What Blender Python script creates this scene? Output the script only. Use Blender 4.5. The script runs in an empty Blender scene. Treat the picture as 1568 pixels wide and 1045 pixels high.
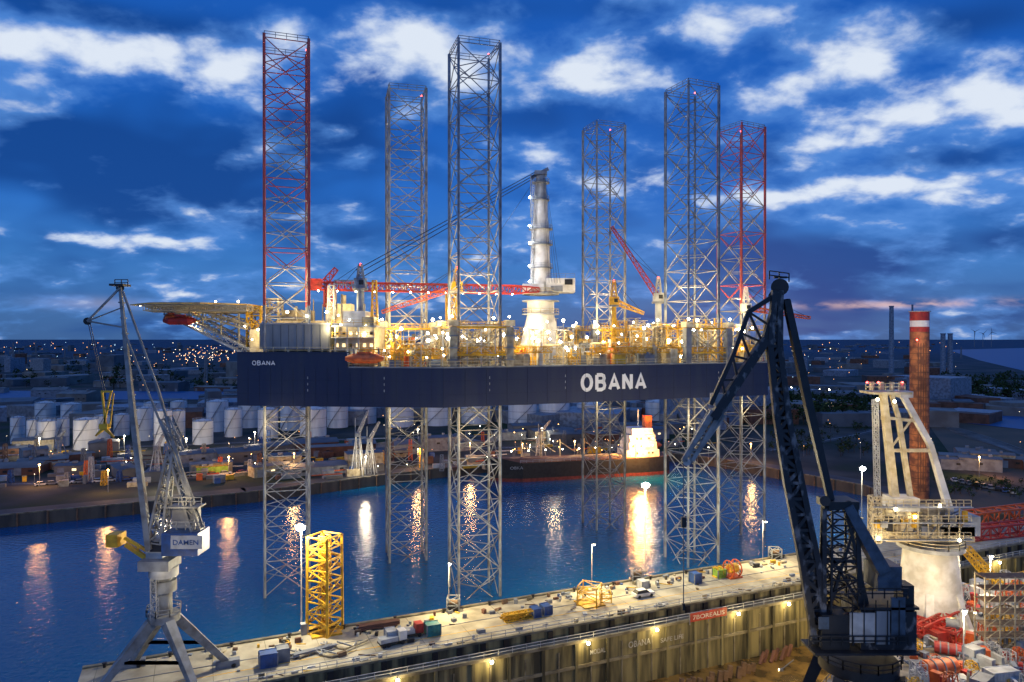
import bpy, math, random, bmesh
from mathutils import Vector, Matrix
random.seed(7)
R=random.random
U=random.uniform
CAMH=55.0; F=1100.0
def P(px,py,Y):   # measured bearing + known distance -> world metres
    return Vector(((px-784)/F*Y, Y, CAMH-(py-518)/F*Y))
def Q(px,py,z=5.0):
    Y=(CAMH-z)*F/(py-518.0); return Vector(((px-784)/F*Y,Y,z))
V=Vector
# ------------------------------------------------------------------ materials
MATS={}
def nt(m):
    m.use_nodes=True; t=m.node_tree; return t,t.nodes,t.links
def mat(name,c,rough=0.6,metal=0.0,c2=None,scale=(1,1,1),nscale=1.0,lo=0.4,hi=0.65,bump=0.0,detail=5,spec=0.5):
    m=bpy.data.materials.new(name); t,n,l=nt(m); b=n['Principled BSDF']
    b.inputs['Roughness'].default_value=rough; b.inputs['Metallic'].default_value=metal
    b.inputs['Specular IOR Level'].default_value=spec
    if c2 is None: c2=tuple(x*0.55 for x in c)
    tc=n.new('ShaderNodeTexCoord'); mp=n.new('ShaderNodeMapping'); mp.inputs['Scale'].default_value=scale
    no=n.new('ShaderNodeTexNoise'); no.inputs['Scale'].default_value=nscale; no.inputs['Detail'].default_value=detail
    cr=n.new('ShaderNodeValToRGB'); cr.color_ramp.elements[0].position=lo; cr.color_ramp.elements[1].position=hi
    cr.color_ramp.elements[0].color=(*c,1); cr.color_ramp.elements[1].color=(*c2,1)
    l.new(tc.outputs['Object'],mp.inputs['Vector']); l.new(mp.outputs[0],no.inputs['Vector'])
    l.new(no.outputs['Fac'],cr.inputs[0]); l.new(cr.outputs[0],b.inputs['Base Color'])
    if bump>0:
        bp=n.new('ShaderNodeBump'); bp.inputs['Strength'].default_value=bump; bp.inputs['Distance'].default_value=0.1
        l.new(no.outputs['Fac'],bp.inputs['Height']); l.new(bp.outputs[0],b.inputs['Normal'])
    MATS[name]=m; return m
def emi(name,c,s):
    m=bpy.data.materials.new(name); t,n,l=nt(m); b=n['Principled BSDF']
    b.inputs['Base Color'].default_value=(0.8,0.8,0.8,1)
    b.inputs['Emission Color'].default_value=(*c,1); b.inputs['Emission Strength'].default_value=s
    m.cycles.emission_sampling='NONE'
    MATS[name]=m; return m
mat('steel_blue',(0.21,0.26,0.33),0.5,0.1,(0.11,0.13,0.17),nscale=0.6)
mat('leg_steel',(0.36,0.38,0.39),0.55,0.1,(0.18,0.165,0.15),nscale=0.4)
mat('leg_red',(0.50,0.07,0.06),0.6,0.0,(0.34,0.09,0.09),nscale=0.3)
mat('hull_navy',(0.009,0.016,0.055),0.42,0.0,(0.017,0.024,0.056),scale=(1,1,0.12),nscale=0.5)
mat('hull_weld',(0.005,0.008,0.03),0.5)
mat('deck_grey',(0.16,0.17,0.15),0.7,nscale=0.4)
mat('white_paint',(0.72,0.71,0.67),0.5,0,(0.50,0.48,0.42),nscale=0.5)
mat('name_white',(0.78,0.78,0.76),0.5,0,(0.70,0.70,0.68),nscale=0.5)
mat('cream',(0.60,0.53,0.36),0.6,0,(0.42,0.34,0.19),nscale=0.8)
mat('beige',(0.42,0.37,0.25),0.6,0,(0.23,0.18,0.10),nscale=0.8)
mat('grey_paint',(0.22,0.24,0.26),0.6,0,(0.13,0.14,0.16),nscale=0.5)
mat('panel_grey',(0.20,0.22,0.24),0.6,0,(0.14,0.16,0.18),scale=(1,1,.2),nscale=0.5)
mat('lgrey',(0.42,0.44,0.45),0.6,0,(0.26,0.27,0.27),nscale=0.6)
mat('yellow',(0.72,0.42,0.02),0.5,0,(0.45,0.24,0.02),nscale=0.8)
mat('red',(0.45,0.035,0.025),0.5,0,(0.25,0.03,0.02),nscale=0.6)
mat('orange',(0.65,0.12,0.02),0.5,0,(0.4,0.07,0.02),nscale=0.8)
mat('blue',(0.03,0.09,0.28),0.5,0,(0.03,0.06,0.15),nscale=0.8)
mat('teal',(0.02,0.22,0.22),0.5)
mat('green',(0.25,0.42,0.05),0.5)
mat('helideck_green',(0.10,0.28,0.10),0.7)
mat('black_steel',(0.012,0.013,0.017),0.5,0.0,(0.15,0.15,0.155),scale=(1,1,0.6),nscale=1.1,lo=0.53,hi=0.66,detail=9)
mat('black',(0.012,0.013,0.016),0.5)
mat('lever_blue',(0.05,0.08,0.12),0.5)
mat('crane_grey',(0.24,0.26,0.27),0.55,0.0,(0.13,0.13,0.125),nscale=0.6)
mat('concrete',(0.46,0.42,0.31),0.8,0,(0.22,0.195,0.14),nscale=0.22,lo=0.38,hi=0.68,detail=11,bump=0.2)
mat('dock_wall',(0.21,0.19,0.095),0.7,0,(0.03,0.03,0.02),scale=(1,1,0.10),nscale=0.6,lo=0.38,hi=0.60,detail=9,bump=0.4)
mat('ledge',(0.20,0.185,0.13),0.8,0,(0.08,0.07,0.045),nscale=0.5,detail=9)
mat('dock_floor',(0.20,0.13,0.04),0.2,0,(0.06,0.04,0.016),nscale=0.3,lo=0.42,hi=0.58,bump=0.6,detail=8)
mat('bank_wall',(0.09,0.08,0.065),0.8,0,(0.035,0.035,0.035),scale=(1,1,0.2),nscale=0.3)
mat('asphalt',(0.055,0.055,0.055),0.8,nscale=0.1)
mat('yard',(0.34,0.32,0.27),0.8,0,(0.14,0.12,0.09),nscale=0.3,detail=10)
mat('roof',(0.10,0.12,0.14),0.7,0,(0.06,0.07,0.085),nscale=0.1)
mat('roof2',(0.19,0.19,0.18),0.7,0,(0.12,0.11,0.10),nscale=0.1)
mat('brick',(0.15,0.07,0.045),0.8,nscale=0.3)
mat('tank',(0.74,0.75,0.74),0.5,0.0,(0.56,0.57,0.56),scale=(1,1,0.2),nscale=0.3)
mat('foliage',(0.035,0.06,0.022),0.9,0,(0.015,0.03,0.015),nscale=0.3,spec=0.1)
mat('bark',(0.06,0.045,0.03),0.9)
mat('chimney',(0.42,0.16,0.06),0.7,0,(0.16,0.06,0.035),nscale=0.5,lo=0.4,hi=0.6)
mat('ship_black',(0.02,0.02,0.022),0.5)
mat('ship_red',(0.22,0.04,0.03),0.6)
mat('wood',(0.16,0.10,0.06),0.8)
mat('field',(0.13,0.085,0.05),0.9,0,(0.06,0.055,0.035),nscale=0.03)
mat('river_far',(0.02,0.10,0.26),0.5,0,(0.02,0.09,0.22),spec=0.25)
mat('cable',(0.02,0.04,0.09),0.5)
emi('bulb',(1.0,0.86,0.55),45); emi('bulb_white',(0.9,0.96,1.0),60)
emi('bulb_amber',(1.0,0.50,0.12),22); emi('bulb_red',(1.0,0.05,0.03),14)
emi('far_amber',(1.0,0.42,0.09),4.5); emi('far_white',(1.0,0.8,0.5),5); emi('far_blue',(0.5,0.8,1.0),4)
emi('window',(1.0,0.70,0.30),2.0)
def land_mat():
    m=bpy.data.materials.new('land'); t,n,l=nt(m); b=n['Principled BSDF']; b.inputs['Roughness'].default_value=0.95
    b.inputs['Specular IOR Level'].default_value=0.1
    tc=n.new('ShaderNodeTexCoord'); sp=n.new('ShaderNodeSeparateXYZ'); l.new(tc.outputs['Object'],sp.inputs[0])
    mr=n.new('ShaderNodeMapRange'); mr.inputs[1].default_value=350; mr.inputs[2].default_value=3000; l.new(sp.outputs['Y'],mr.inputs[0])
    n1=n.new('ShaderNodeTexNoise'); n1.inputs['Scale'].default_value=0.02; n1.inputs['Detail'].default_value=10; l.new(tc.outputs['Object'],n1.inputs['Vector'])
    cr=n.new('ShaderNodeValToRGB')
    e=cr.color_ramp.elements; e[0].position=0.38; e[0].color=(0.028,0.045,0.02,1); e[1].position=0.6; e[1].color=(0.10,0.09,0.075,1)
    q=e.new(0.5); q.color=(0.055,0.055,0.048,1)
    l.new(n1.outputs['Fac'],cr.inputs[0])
    mx=n.new('ShaderNodeMix'); mx.data_type='RGBA'; l.new(mr.outputs[0],mx.inputs[0]); l.new(cr.outputs[0],mx.inputs[6]); mx.inputs[7].default_value=(0.035,0.075,0.13,1)  # blue distance haze put into the far land colour
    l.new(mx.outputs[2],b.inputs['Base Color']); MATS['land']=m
land_mat()
def water_mat():
    m=bpy.data.materials.new('water'); t,n,l=nt(m); b=n['Principled BSDF']
    b.inputs['Base Color'].default_value=(0.001,0.08,0.20,1); b.inputs['Roughness'].default_value=0.09; b.inputs['IOR'].default_value=1.33
    tc=n.new('ShaderNodeTexCoord')
    n1=n.new('ShaderNodeTexNoise'); n1.inputs['Scale'].default_value=0.8; n1.inputs['Detail'].default_value=5; l.new(tc.outputs['Object'],n1.inputs['Vector'])
    n2=n.new('ShaderNodeTexNoise'); n2.inputs['Scale'].default_value=0.05; n2.inputs['Detail'].default_value=3; l.new(tc.outputs['Object'],n2.inputs['Vector'])
    ad=n.new('ShaderNodeMath'); ad.operation='MULTIPLY_ADD'; l.new(n2.outputs['Fac'],ad.inputs[0]); ad.inputs[1].default_value=1.2; l.new(n1.outputs['Fac'],ad.inputs[2])
    bp=n.new('ShaderNodeBump'); bp.inputs['Strength'].default_value=0.5; bp.inputs['Distance'].default_value=0.30; l.new(ad.outputs[0],bp.inputs['Height']); l.new(bp.outputs[0],b.inputs['Normal'])
    MATS['water']=m
water_mat()
# ------------------------------------------------------------------ mesh builder
class MB:
    def __init__(s): s.v=[]; s.f=[]; s.m=[]; s.mn=[]; s.sm=[]
    def mi(s,m):
        if m not in s.mn: s.mn.append(m)
        return s.mn.index(m)
    def add(s,vs,fs,m,smooth=False):
        o=len(s.v); s.v.extend([tuple(x) for x in vs]); k=s.mi(m)
        for f in fs: s.f.append([i+o for i in f]); s.m.append(k); s.sm.append(smooth and len(f)==4)
    def beam(s,a,b,r,m,n=4,r2=None,asp=1.0,up=None):
        a=V(a); b=V(b); d=(b-a)
        if d.length<1e-6: return
        d.normalize(); u0=V(up) if up else (V((0,0,1)) if abs(d.z)<0.95 else V((1,0,0)))
        u=d.cross(u0).normalized(); w=u.cross(d).normalized()
        if r2 is None: r2=r
        k=1.4142 if n==4 else 1.0; ph=math.pi/4 if n==4 else 0
        vs=[]
        for c,rr in ((a,r),(b,r2)):
            for i in range(n):
                t=ph+2*math.pi*i/n; vs.append(c+u*(math.cos(t)*rr*k)+w*(math.sin(t)*rr*k*asp))
        side=[(i,(i+1)%n,n+(i+1)%n,n+i) for i in range(n)]
        caps=[tuple(range(n))[::-1],tuple(range(n,2*n))]
        if n>=8:
            s.add(vs,side,m,True); s.add(vs,caps,m,False)
        else: s.add(vs,side+caps,m)
    def box(s,c,sz,m,rot=0.0):
        cx,cy,cz=c; hx,hy,hz=sz[0]/2,sz[1]/2,sz[2]/2; co,si=math.cos(rot),math.sin(rot)
        vs=[]
        for z in (-hz,hz):
            for x,y in ((-hx,-hy),(hx,-hy),(hx,hy),(-hx,hy)):
                vs.append((cx+x*co-y*si,cy+x*si+y*co,cz+z))
        s.add(vs,[(3,2,1,0),(4,5,6,7),(0,1,5,4),(1,2,6,5),(2,3,7,6),(3,0,4,7)],m)
    def prism(s,pts,z0,z1,m,mside=None):
        n=len(pts); vs=[(p[0],p[1],z1) for p in pts]; s.add(vs,[tuple(range(n))],m)
        vs=[(p[0],p[1],z0) for p in pts]+[(p[0],p[1],z1) for p in pts]
        s.add(vs,[(i,(i+1)%n,n+(i+1)%n,n+i) for i in range(n)]+[tuple(range(n))[::-1]],mside or m)
    def ball(s,c,r,m,n=8):
        vs=[]; k=n//2
        for j in range(1,k):
            ph=math.pi*j/k
            for i in range(n):
                t=2*math.pi*i/n; vs.append((c[0]+r*math.sin(ph)*math.cos(t),c[1]+r*math.sin(ph)*math.sin(t),c[2]+r*math.cos(ph)))
        fs=[(j*n+i,(j+1)*n+i,(j+1)*n+(i+1)%n,j*n+(i+1)%n) for j in range(k-2) for i in range(n)]
        vs+= [(c[0],c[1],c[2]+r),(c[0],c[1],c[2]-r)]; T=len(vs)-2
        fs+=[(T,i,(i+1)%n) for i in range(n)]+[(T+1,(k-2)*n+(i+1)%n,(k-2)*n+i) for i in range(n)]
        s.add(vs,fs,m,True)
    def lattice(s,a,b,w1,w2,bays,rc,rb,m,mb=None,up=None,h1=None,h2=None):
        a=V(a); b=V(b); d=(b-a).normalized(); u0=V(up) if up else (V((0,0,1)) if abs(d.z)<0.9 else V((0,1,0)))
        u=d.cross(u0).normalized(); w=u.cross(d).normalized(); mb=mb or m
        h1=h1 or w1; h2=h2 or w2
        def ring(t):
            c=a.lerp(b,t); x=(w1+(w2-w1)*t)/2; y=(h1+(h2-h1)*t)/2
            return [c-u*x-w*y,c+u*x-w*y,c+u*x+w*y,c-u*x+w*y]
        r0=ring(0); r1=ring(1); k=len(r0)
        for i in range(k): s.beam(r0[i],r1[i],rc,m)
        for j in range(bays):
            A=ring(j/bays); B=ring((j+1)/bays)
            for i in range(k):
                i2=(i+1)%k
                if j%2: s.beam(A[i],B[i2],rb,mb)
                else: s.beam(A[i2],B[i],rb,mb)
                s.beam(A[i],A[i2],rb,mb)
        for i in range(k): s.beam(r1[i],r1[(i+1)%k],rb,mb)
    def rail(s,pts,m,h=1.1,step=2.0,r=0.04):
        for a,b in zip(pts[:-1],pts[1:]):
            a=V(a); b=V(b); n=max(1,int((b-a).length/step))
            for hh in (h,h*0.5): s.beam(a+V((0,0,hh)),b+V((0,0,hh)),r,m)
            for i in range(n+1):
                c=a.lerp(b,i/n); s.beam(c,c+V((0,0,h)),r,m)
    def build(s,name,parent=None,loc=None):
        me=bpy.data.meshes.new(name)
        o=V(parent.location) if parent else (V(loc) if loc else V((0,0,0)))
        vs=s.v if parent or loc is None else [(x-o.x,y-o.y,z-o.z) for x,y,z in s.v]
        me.from_pydata(vs,[],s.f)
        for n in s.mn: me.materials.append(MATS[n])
        me.polygons.foreach_set('material_index',s.m); me.polygons.foreach_set('use_smooth',s.sm)
        me.update()
        ob=bpy.data.objects.new(name,me); bpy.context.scene.collection.objects.link(ob)
        if parent: ob.parent=parent; ob.location=-o
        elif loc is not None: ob.location=o
        return ob
def root(name,loc=(0,0,0)):
    e=bpy.data.objects.new(name,None); e.location=loc; e.empty_display_size=1; bpy.context.scene.collection.objects.link(e); return e
def lamp(loc,power,col=(1.0,0.78,0.42),r=0.35,parent=None,name='lamp_light'):
    d=bpy.data.lights.new(name,'POINT'); d.energy=power; d.color=col; d.shadow_soft_size=r
    ob=bpy.data.objects.new(name,d); bpy.context.scene.collection.objects.link(ob)
    if parent: ob.parent=parent; ob.location=V(loc)-V(parent.location)
    else: ob.location=loc
    return ob
def lamp_at(ob,off,power,col=(1,.78,.38),r=.4):
    l_=lamp((0,0,0),power,col,r); l_.parent=ob; l_.location=V(off)
def text(s,p0,p1,h,m,parent,name,off=0.0):
    c=bpy.data.curves.new(name,'FONT'); c.body=s; c.offset=off
    o=bpy.data.objects.new(name+'_t',c); bpy.context.scene.collection.objects.link(o)
    bpy.context.view_layer.update()
    me=bpy.data.meshes.new_from_object(o); bpy.data.objects.remove(o)
    xs=[v.co.x for v in me.vertices]; ys=[v.co.y for v in me.vertices]
    x0,x1,y0,y1=min(xs),max(xs),min(ys),max(ys); p0=V(p0); p1=V(p1); d=p1-p0
    for v in me.vertices:
        a=(v.co.x-x0)/(x1-x0); b=(v.co.y-y0)/(y1-y0); v.co=p0+d*a+V((0,0,h*b))
    me.materials.clear(); me.materials.append(MATS[m]); me.name=name
    ob=bpy.data.objects.new(name,me); bpy.context.scene.collection.objects.link(ob)
    if parent: ob.parent=parent; ob.location=-V(parent.location)
    return ob
ST={'O':[[(.5+.5*math.sin(t*math.pi/8),.5+.5*math.cos(t*math.pi/8)) for t in range(17)]],
 'B':[[(.08,0),(.08,1)],[(.08,1),(.6,1),(.82,.93),(.88,.77),(.82,.62),(.6,.54),(.08,.54)],[(.6,.54),(.86,.45),(.94,.28),(.86,.09),(.6,0),(.08,0)]],
 'A':[[(.0,0),(.5,1),(1,0)],[(.2,.3),(.8,.3)]],'N':[[(.06,0),(.06,1)],[(.06,1),(.92,0)],[(.92,0),(.92,1)]]}
def strokes(s,p0,p1,h,m,parent,name,wt=.085):
    """painted block capitals: flat ribbons 20 mm off the plate, each stroke 2 mm above the last"""
    p0=V(p0); p1=V(p1); d=(p1-p0); n=len(s); adv=d.length/(n-.10); d.normalize(); cw=adv*.90; nn=V((d.y,-d.x,0)); mb=MB(); k=0; hw=h*wt
    for i,ch in enumerate(s):
        for st in ST[ch]:
            pts=[(i*adv+x*cw*(1-2*hw/cw)+hw,hw+y*(h-2*hw)) for x,y in st]
            L_=[];Rr=[]
            cl=math.hypot(pts[0][0]-pts[-1][0],pts[0][1]-pts[-1][1])<1e-5
            for j,p in enumerate(pts):
                a=pts[j-1] if j>0 else (pts[-2] if cl else p); b=pts[j+1] if j<len(pts)-1 else (pts[1] if cl else p)
                tx,ty=b[0]-a[0],b[1]-a[1]; q=math.hypot(tx,ty); tx/=q; ty/=q
                if ch=='A' and j==1 and len(pts)==3:
                    L_.append((p[0],p[1]+hw*1.2)); Rr.append((p[0],p[1]-hw*1.8)); continue
                L_.append((p[0]-ty*hw,p[1]+tx*hw)); Rr.append((p[0]+ty*hw,p[1]-tx*hw))
            o=nn*(.02+.002*k); k+=1
            f=lambda q:p0+d*q[0]+V((0,0,q[1]))+o
            vs=[f(q) for q in L_]+[f(q) for q in Rr]; c=len(pts)
            mb.add(vs,[(j,j+1,c+j+1,c+j) for j in range(c-1)],m)
    mb.build(name,parent)
def inpoly(x,y,p):
    c=False; n=len(p)
    for i in range(n):
        x1,y1=p[i][0],p[i][1]; x2,y2=p[i-1][0],p[i-1][1]
        if (y1>y)!=(y2>y) and x<(x2-x1)*(y-y1)/(y2-y1)+x1: c=not c
    return c
# ------------------------------------------------------------------ quay frame
ANG=math.atan(0.44); CA,SA=math.cos(ANG),math.sin(ANG)
def L(s,t,z=5.0): return V((s*CA-t*SA,119.7+s*SA+t*CA,z))
QW=16.1
def tri_build(mb,name):
    ob=mb.build(name)
    bm=bmesh.new(); bm.from_mesh(ob.data); bmesh.ops.triangulate(bm,faces=[f for f in bm.faces if len(f.verts)>4]); bm.to_mesh(ob.data); bm.free(); return ob
m=MB(); a=L(-66,8,0); b=L(3500,8,0)
pts=[(-62,20),(a.x,a.y),(b.x,b.y),(b.x,26000),(-25000,26000),(-25000,20)]
m.add([(x,y,0) for x,y in pts],[tuple(range(6))],'water'); tri_build(m,'water')
LAND=[(-400,77),(-148,208),(-88,239),(-36,278),(-6,296),(69,322),(88,306),(102,283),(123,250),(122,218),(150,207),(262,256),(9000,4200),(25000,12000),(25000,25000),(-25000,25000),(-25000,77)]
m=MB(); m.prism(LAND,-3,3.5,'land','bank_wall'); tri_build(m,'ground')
m=MB()
bk=LAND[:11]
for (x0,y0),(x1,y1) in zip(bk[:-1],bk[1:]):
    d=V((x1-x0,y1-y0,0)); d.normalize(); nn=V((-d.y,d.x,0))
    A=V((x0,y0,3.504)); B=V((x1,y1,3.504))
    m.add([A+nn*1.2,B+nn*1.2,B+nn*9,A+nn*9],[(0,1,2,3)],'asphalt')
    m.beam(A+nn*0.5,B+nn*0.5,0.35,'ledge')
    k=int((B-A).length/7)
    for i in range(k):
        c=A.lerp(B,(i+.5)/k)-nn*0.3; m.beam((c.x,c.y,-2),(c.x,c.y,3.9),0.28,'wood',6)
m.build('harbor_embankment')
m=MB()
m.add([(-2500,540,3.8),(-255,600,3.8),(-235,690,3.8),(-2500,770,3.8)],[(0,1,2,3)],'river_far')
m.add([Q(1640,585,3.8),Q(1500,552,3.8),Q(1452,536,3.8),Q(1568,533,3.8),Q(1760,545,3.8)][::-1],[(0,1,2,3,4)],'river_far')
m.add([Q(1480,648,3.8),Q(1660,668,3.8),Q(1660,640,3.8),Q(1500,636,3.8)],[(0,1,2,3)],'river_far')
m.build('river')
m=MB()
m.add([Q(1425,655,3.6),Q(1470,715,3.6),Q(1700,790,3.6),Q(1700,690,3.6),Q(1500,642,3.6)],[(0,1,2,3,4)],'field'); m.build('field')
m=MB()
for k in range(9):
    pr=None
    for i in range(14):
        t=i/13; p=Q(1428+k*7+ t*(190+k*10), 648+k*3+ (t**1.3)*(62+k*8),3.75)
        if pr is not None: m.beam(pr,p,0.25,'roof2')
        pr=p
m.build('railway_tracks')
m=MB()
for pts in ([(-30,712),(180,706),(420,700),(640,690),(900,682)],[(0,742),(240,735),(420,722)],[(60,690),(420,676),(880,664)],[(1180,690),(1300,668),(1420,640)],[(1240,606),(1400,600),(1600,604)]):
    for a,b in zip(pts[:-1],pts[1:]):
        A=Q(a[0],a[1],3.56);B=Q(b[0],b[1],3.56); d=(B-A).normalized(); nn=V((-d.y,d.x,0))*3.5
        m.add([A-nn,B-nn,B+nn,A+nn],[(0,1,2,3)],'asphalt')
        m.add([A-nn*0.04+V((0,0,.02)),B-nn*0.04+V((0,0,.02)),B+nn*0.04+V((0,0,.02)),A+nn*0.04+V((0,0,.02))],[(0,1,2,3)],'white_paint')
m.build('road')
# ------------------------------------------------------------------ near quay (dock wall)
qr=root('dock_quay',L(0,8,5))
def qbox(mb,s0,s1,t0,t1,z0,z1,mt,ms=None):
    p=[L(s0,t0),L(s1,t0),L(s1,t1),L(s0,t1)]; mb.prism([(q.x,q.y) for q in p],z0,z1,mt,ms)
S0,S1=-64,320
m=MB(); qbox(m,S0,S1,0,QW,-8,5,'concrete','dock_wall'); m.build('quay_body',qr)
m=MB(); qbox(m,S0,S1,-2.6,-0.003,-8,3.5,'ledge','dock_wall')
s=S0
while s<S1-4:
    qbox(m,s,s+0.5,-2.95,-2.603,-8,3.3,'dock_wall'); qbox(m,s+3.1,s+3.35,-2.75,-2.603,-8,2.2,'ledge'); s+=6.2
qbox(m,S0,S1,-3.05,-2.604,3.3,3.8,'ledge'); qbox(m,S0,S1,-2.9,-2.605,-1.0,-0.5,'ledge')
m.build('lower_gallery',qr)
m=MB(); qbox(m,S0,S1,-0.1,0.5,5.003,5.35,'ledge'); qbox(m,S0,S1,15.5,16.2,5.003,5.3,'ledge')
qbox(m,S0,S1,2.0,2.15,5.004,5.08,'grey_paint'); qbox(m,S0,S1,9.0,9.15,5.004,5.08,'grey_paint'); qbox(m,S0,S1,5.4,5.6,5.004,5.02,'yellow')
s=S0+2
while s<180: qbox(m,s,s+.08,.6,15.4,5.004,5.012,'ledge'); s+=8
m.rail([L(S0,0.2,5.3),L(180,0.2,5.3)],'lgrey',1.1,2.5,0.045); m.rail([L(S0,-2.8,3.8),L(180,-2.8,3.8)],'lgrey',1.0,2.5,0.04)
s=S0+3
while s<170:
    p=L(s,15.0,5); m.beam(p,p+V((0,0,.6)),0.22,'black',8); m.beam(p+V((0,0,.6)),p+V((0,0,.75)),0.35,'black',8); s+=9
s=S0+5
while s<170:
    qbox(m,s,s+0.9,-0.35,-0.005,3.6,5.0,'black'); s+=4.1
m.build('kerbs_and_rails',qr)
def wx(px):
    k=(px-784)/F; o=L(0,-3.1); return (k*o.y-o.x)/(CA-k*SA)
for t_,px,w,zz,h in (('MODAL',916,3.0,1.6,.8),('OBANA',980,4.6,1.4,1.1),('SAFE LIFE',1030,5,1.2,.8),('MODAL',618,2.6,1.5,.8),('CAPITAL 07',640,6,0.2,.8)):
    s=wx(px); text(t_,L(s-w/2,-3.07,zz-.6),L(s+w/2,-3.07,zz-.6),h,'lgrey',qr,'painted_name',0.005)
bn=root('banner_sign',L(wx(1085),-3.1,4)); s=wx(1085)
m=MB(); qbox(m,s-4.2,s+4.2,-3.25,-3.1,3.3,4.8,'red')
for k in (-4.2,0,4.2): m.beam(L(s+k,-3.15,2.8),L(s+k,-3.15,5.0),0.08,'grey_paint')
m.build('panel',bn); text('7BOREALIS',L(s-3.6,-3.28,3.65),L(s+3.6,-3.28,3.65),0.8,'white_paint',bn,'lettering',0.005)
m=MB()
for px in (330,460,608,752,900,1005,1130,1207,1530):
    s=wx(px); p=L(s,-3.4,3.2); m.beam(L(s,-2.9,3.6),p+V((0,0,.2)),0.06,'grey_paint'); m.ball(p,0.28,'bulb'); lamp(p+V((0.1,-0.8,-0.3)),650,(1,.70,.26),0.3,qr)
m.build('wall_lamps',qr)
m=MB(); m.box((-62.5,62,-1.5),(3,72,13),'dock_wall'); m.box((-62.5,62,5.2),(3.4,72,.4),'ledge'); m.build('dock_gate')
m=MB(); m.add([(-64,20,-6),(200,20,-6),(330,250,-6),(-64,125,-6)],[(0,1,2,3)],'dock_floor'); m.build('dock_floor')
YARD=[(30,60),(30,86),(45,104),(70,134),(105,150),(175,182),(320,240),(320,60)]
m=MB(); m.prism(YARD,-8,5,'yard','dock_wall')
for (x0,y0),(x1,y1) in zip(YARD[1:5],YARD[2:6]): m.rail([V((x0+.4,y0-.4,5)),V((x1+.4,y1-.4,5))],'yellow',1.1,2.0,.05)
m.build('shipyard_ground')
m=MB()
for i in range(26):
    p=L(wx(1015)-18+i*1.4,-8.5+R()*1.5,-6); m.beam(p,p+V((0.3,0.2,1.2+R()*1.2)),0.4,'wood')
for i in range(7):
    p=L(wx(1150)+i*1.2,-6+R(),-6); m.beam(p,p+V((1.3,1.6,1.6)),0.28,'brick')
m.build('keel_blocks')
# added lights along the shipyard edge, put in to brighten the dock floor
dl=MB()
for p in ((31,104),(42,112),(53,122),(64,132)):
    q=V((p[0],p[1],3.2)); dl.beam(q,q+V((1.6,-1,2)),.07,'grey_paint'); dl.box(q,(.6,.5,.3),'grey_paint'); lamp(q+V((-.6,.8,-.5)),3200,(1,.68,.24),.4)
dl.build('dock_fill_lights')
# ------------------------------------------------------------------ jack-up vessel
vs=root('jack_up_vessel',(0,180,45))
HP=[(-57.8,151),(-14,146.3),(63.8,179),(75.5,213),(22,224),(-35,196),(-58.8,166)]
m=MB(); zt=49.0; zb=40.8
m.prism(HP,zb,zt,'deck_grey','hull_navy')
m.prism([(-57.8,151),(-34,148.45),(-34,192.5),(-58.8,166)],zt,51.9,'deck_grey','hull_navy')
m.build('hull',vs)
m=MB()
def hullpt(u,z,off=0.0):
    if u<1: a,b,t=V((*HP[0],0)),V((*HP[1],0)),u
    else: a,b,t=V((*HP[1],0)),V((*HP[2],0)),u-1
    d=(b-a).normalized(); q=a.lerp(b,t)+V((d.y,-d.x,0))*off; q.z=z; return q
for i in range(1,36):
    u=i/18; m.beam(hullpt(u,zb+.1,.0),hullpt(u,zt-.1,.0),0.03,'hull_weld')
for z in (43.4,46.2):
    m.beam(hullpt(0.002,z),hullpt(.999,z),.02,'hull_weld'); m.beam(hullpt(1.001,z),hullpt(1.99,z),.02,'hull_weld')
m.beam(hullpt(0,zt+3),hullpt(0.55,zt+3),.12,'hull_navy')
m.beam(hullpt(0.55,zt),hullpt(1,zt),.14,'grey_paint'); m.beam(hullpt(1,zt),hullpt(2,zt),.14,'grey_paint')
for u in (0.35,0.72,1.12,1.33,1.82,1.9):
    for z in (46.5,45.2,43.9): m.beam(hullpt(u,z,.02),hullpt(u,z+.5,.02),0.06,'lgrey')
m.build('hull_plating',vs)
mb_=MB(); mb_.rail([hullpt(.55,zt),hullpt(1,zt),hullpt(2,zt)],'cream',1.2,2.5,.05); mb_.rail([hullpt(0,51.9),hullpt(.54,51.9)],'cream',1.2,2.5,.05); mb_.build('deck_railing',vs)
def uof(px):
    k=(px-784)/F
    a,b=V((*HP[1],0)),V((*HP[2],0)); d=b-a
    return 1+(k*a.y-a.x)/(d.x-k*d.y)
strokes('OBANA',hullpt(uof(889),43.1),hullpt(uof(990),43.1),4.1,'name_white',vs,'hull_name_large',.10)
strokes('OBANA',hullpt(0.075,49.3),hullpt(0.19,49.3),1.0,'name_white',vs,'hull_name_small',.085)
LEGS=[(-49.5,157.6,118.6,.33,'leg_red'),(-8.2,156,117.0,.30,'steel_blue'),(44.5,178,115.9,.42,'steel_blue'),(-26.7,181,116,.25,'leg_steel'),(26.9,211,116,.35,'leg_steel'),(66,207,114.5,.5,'leg_red')]
legnames=['leg_bow_near','leg_mid_near','leg_stern_near','leg_bow_far','leg_mid_far','leg_stern_far']
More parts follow.
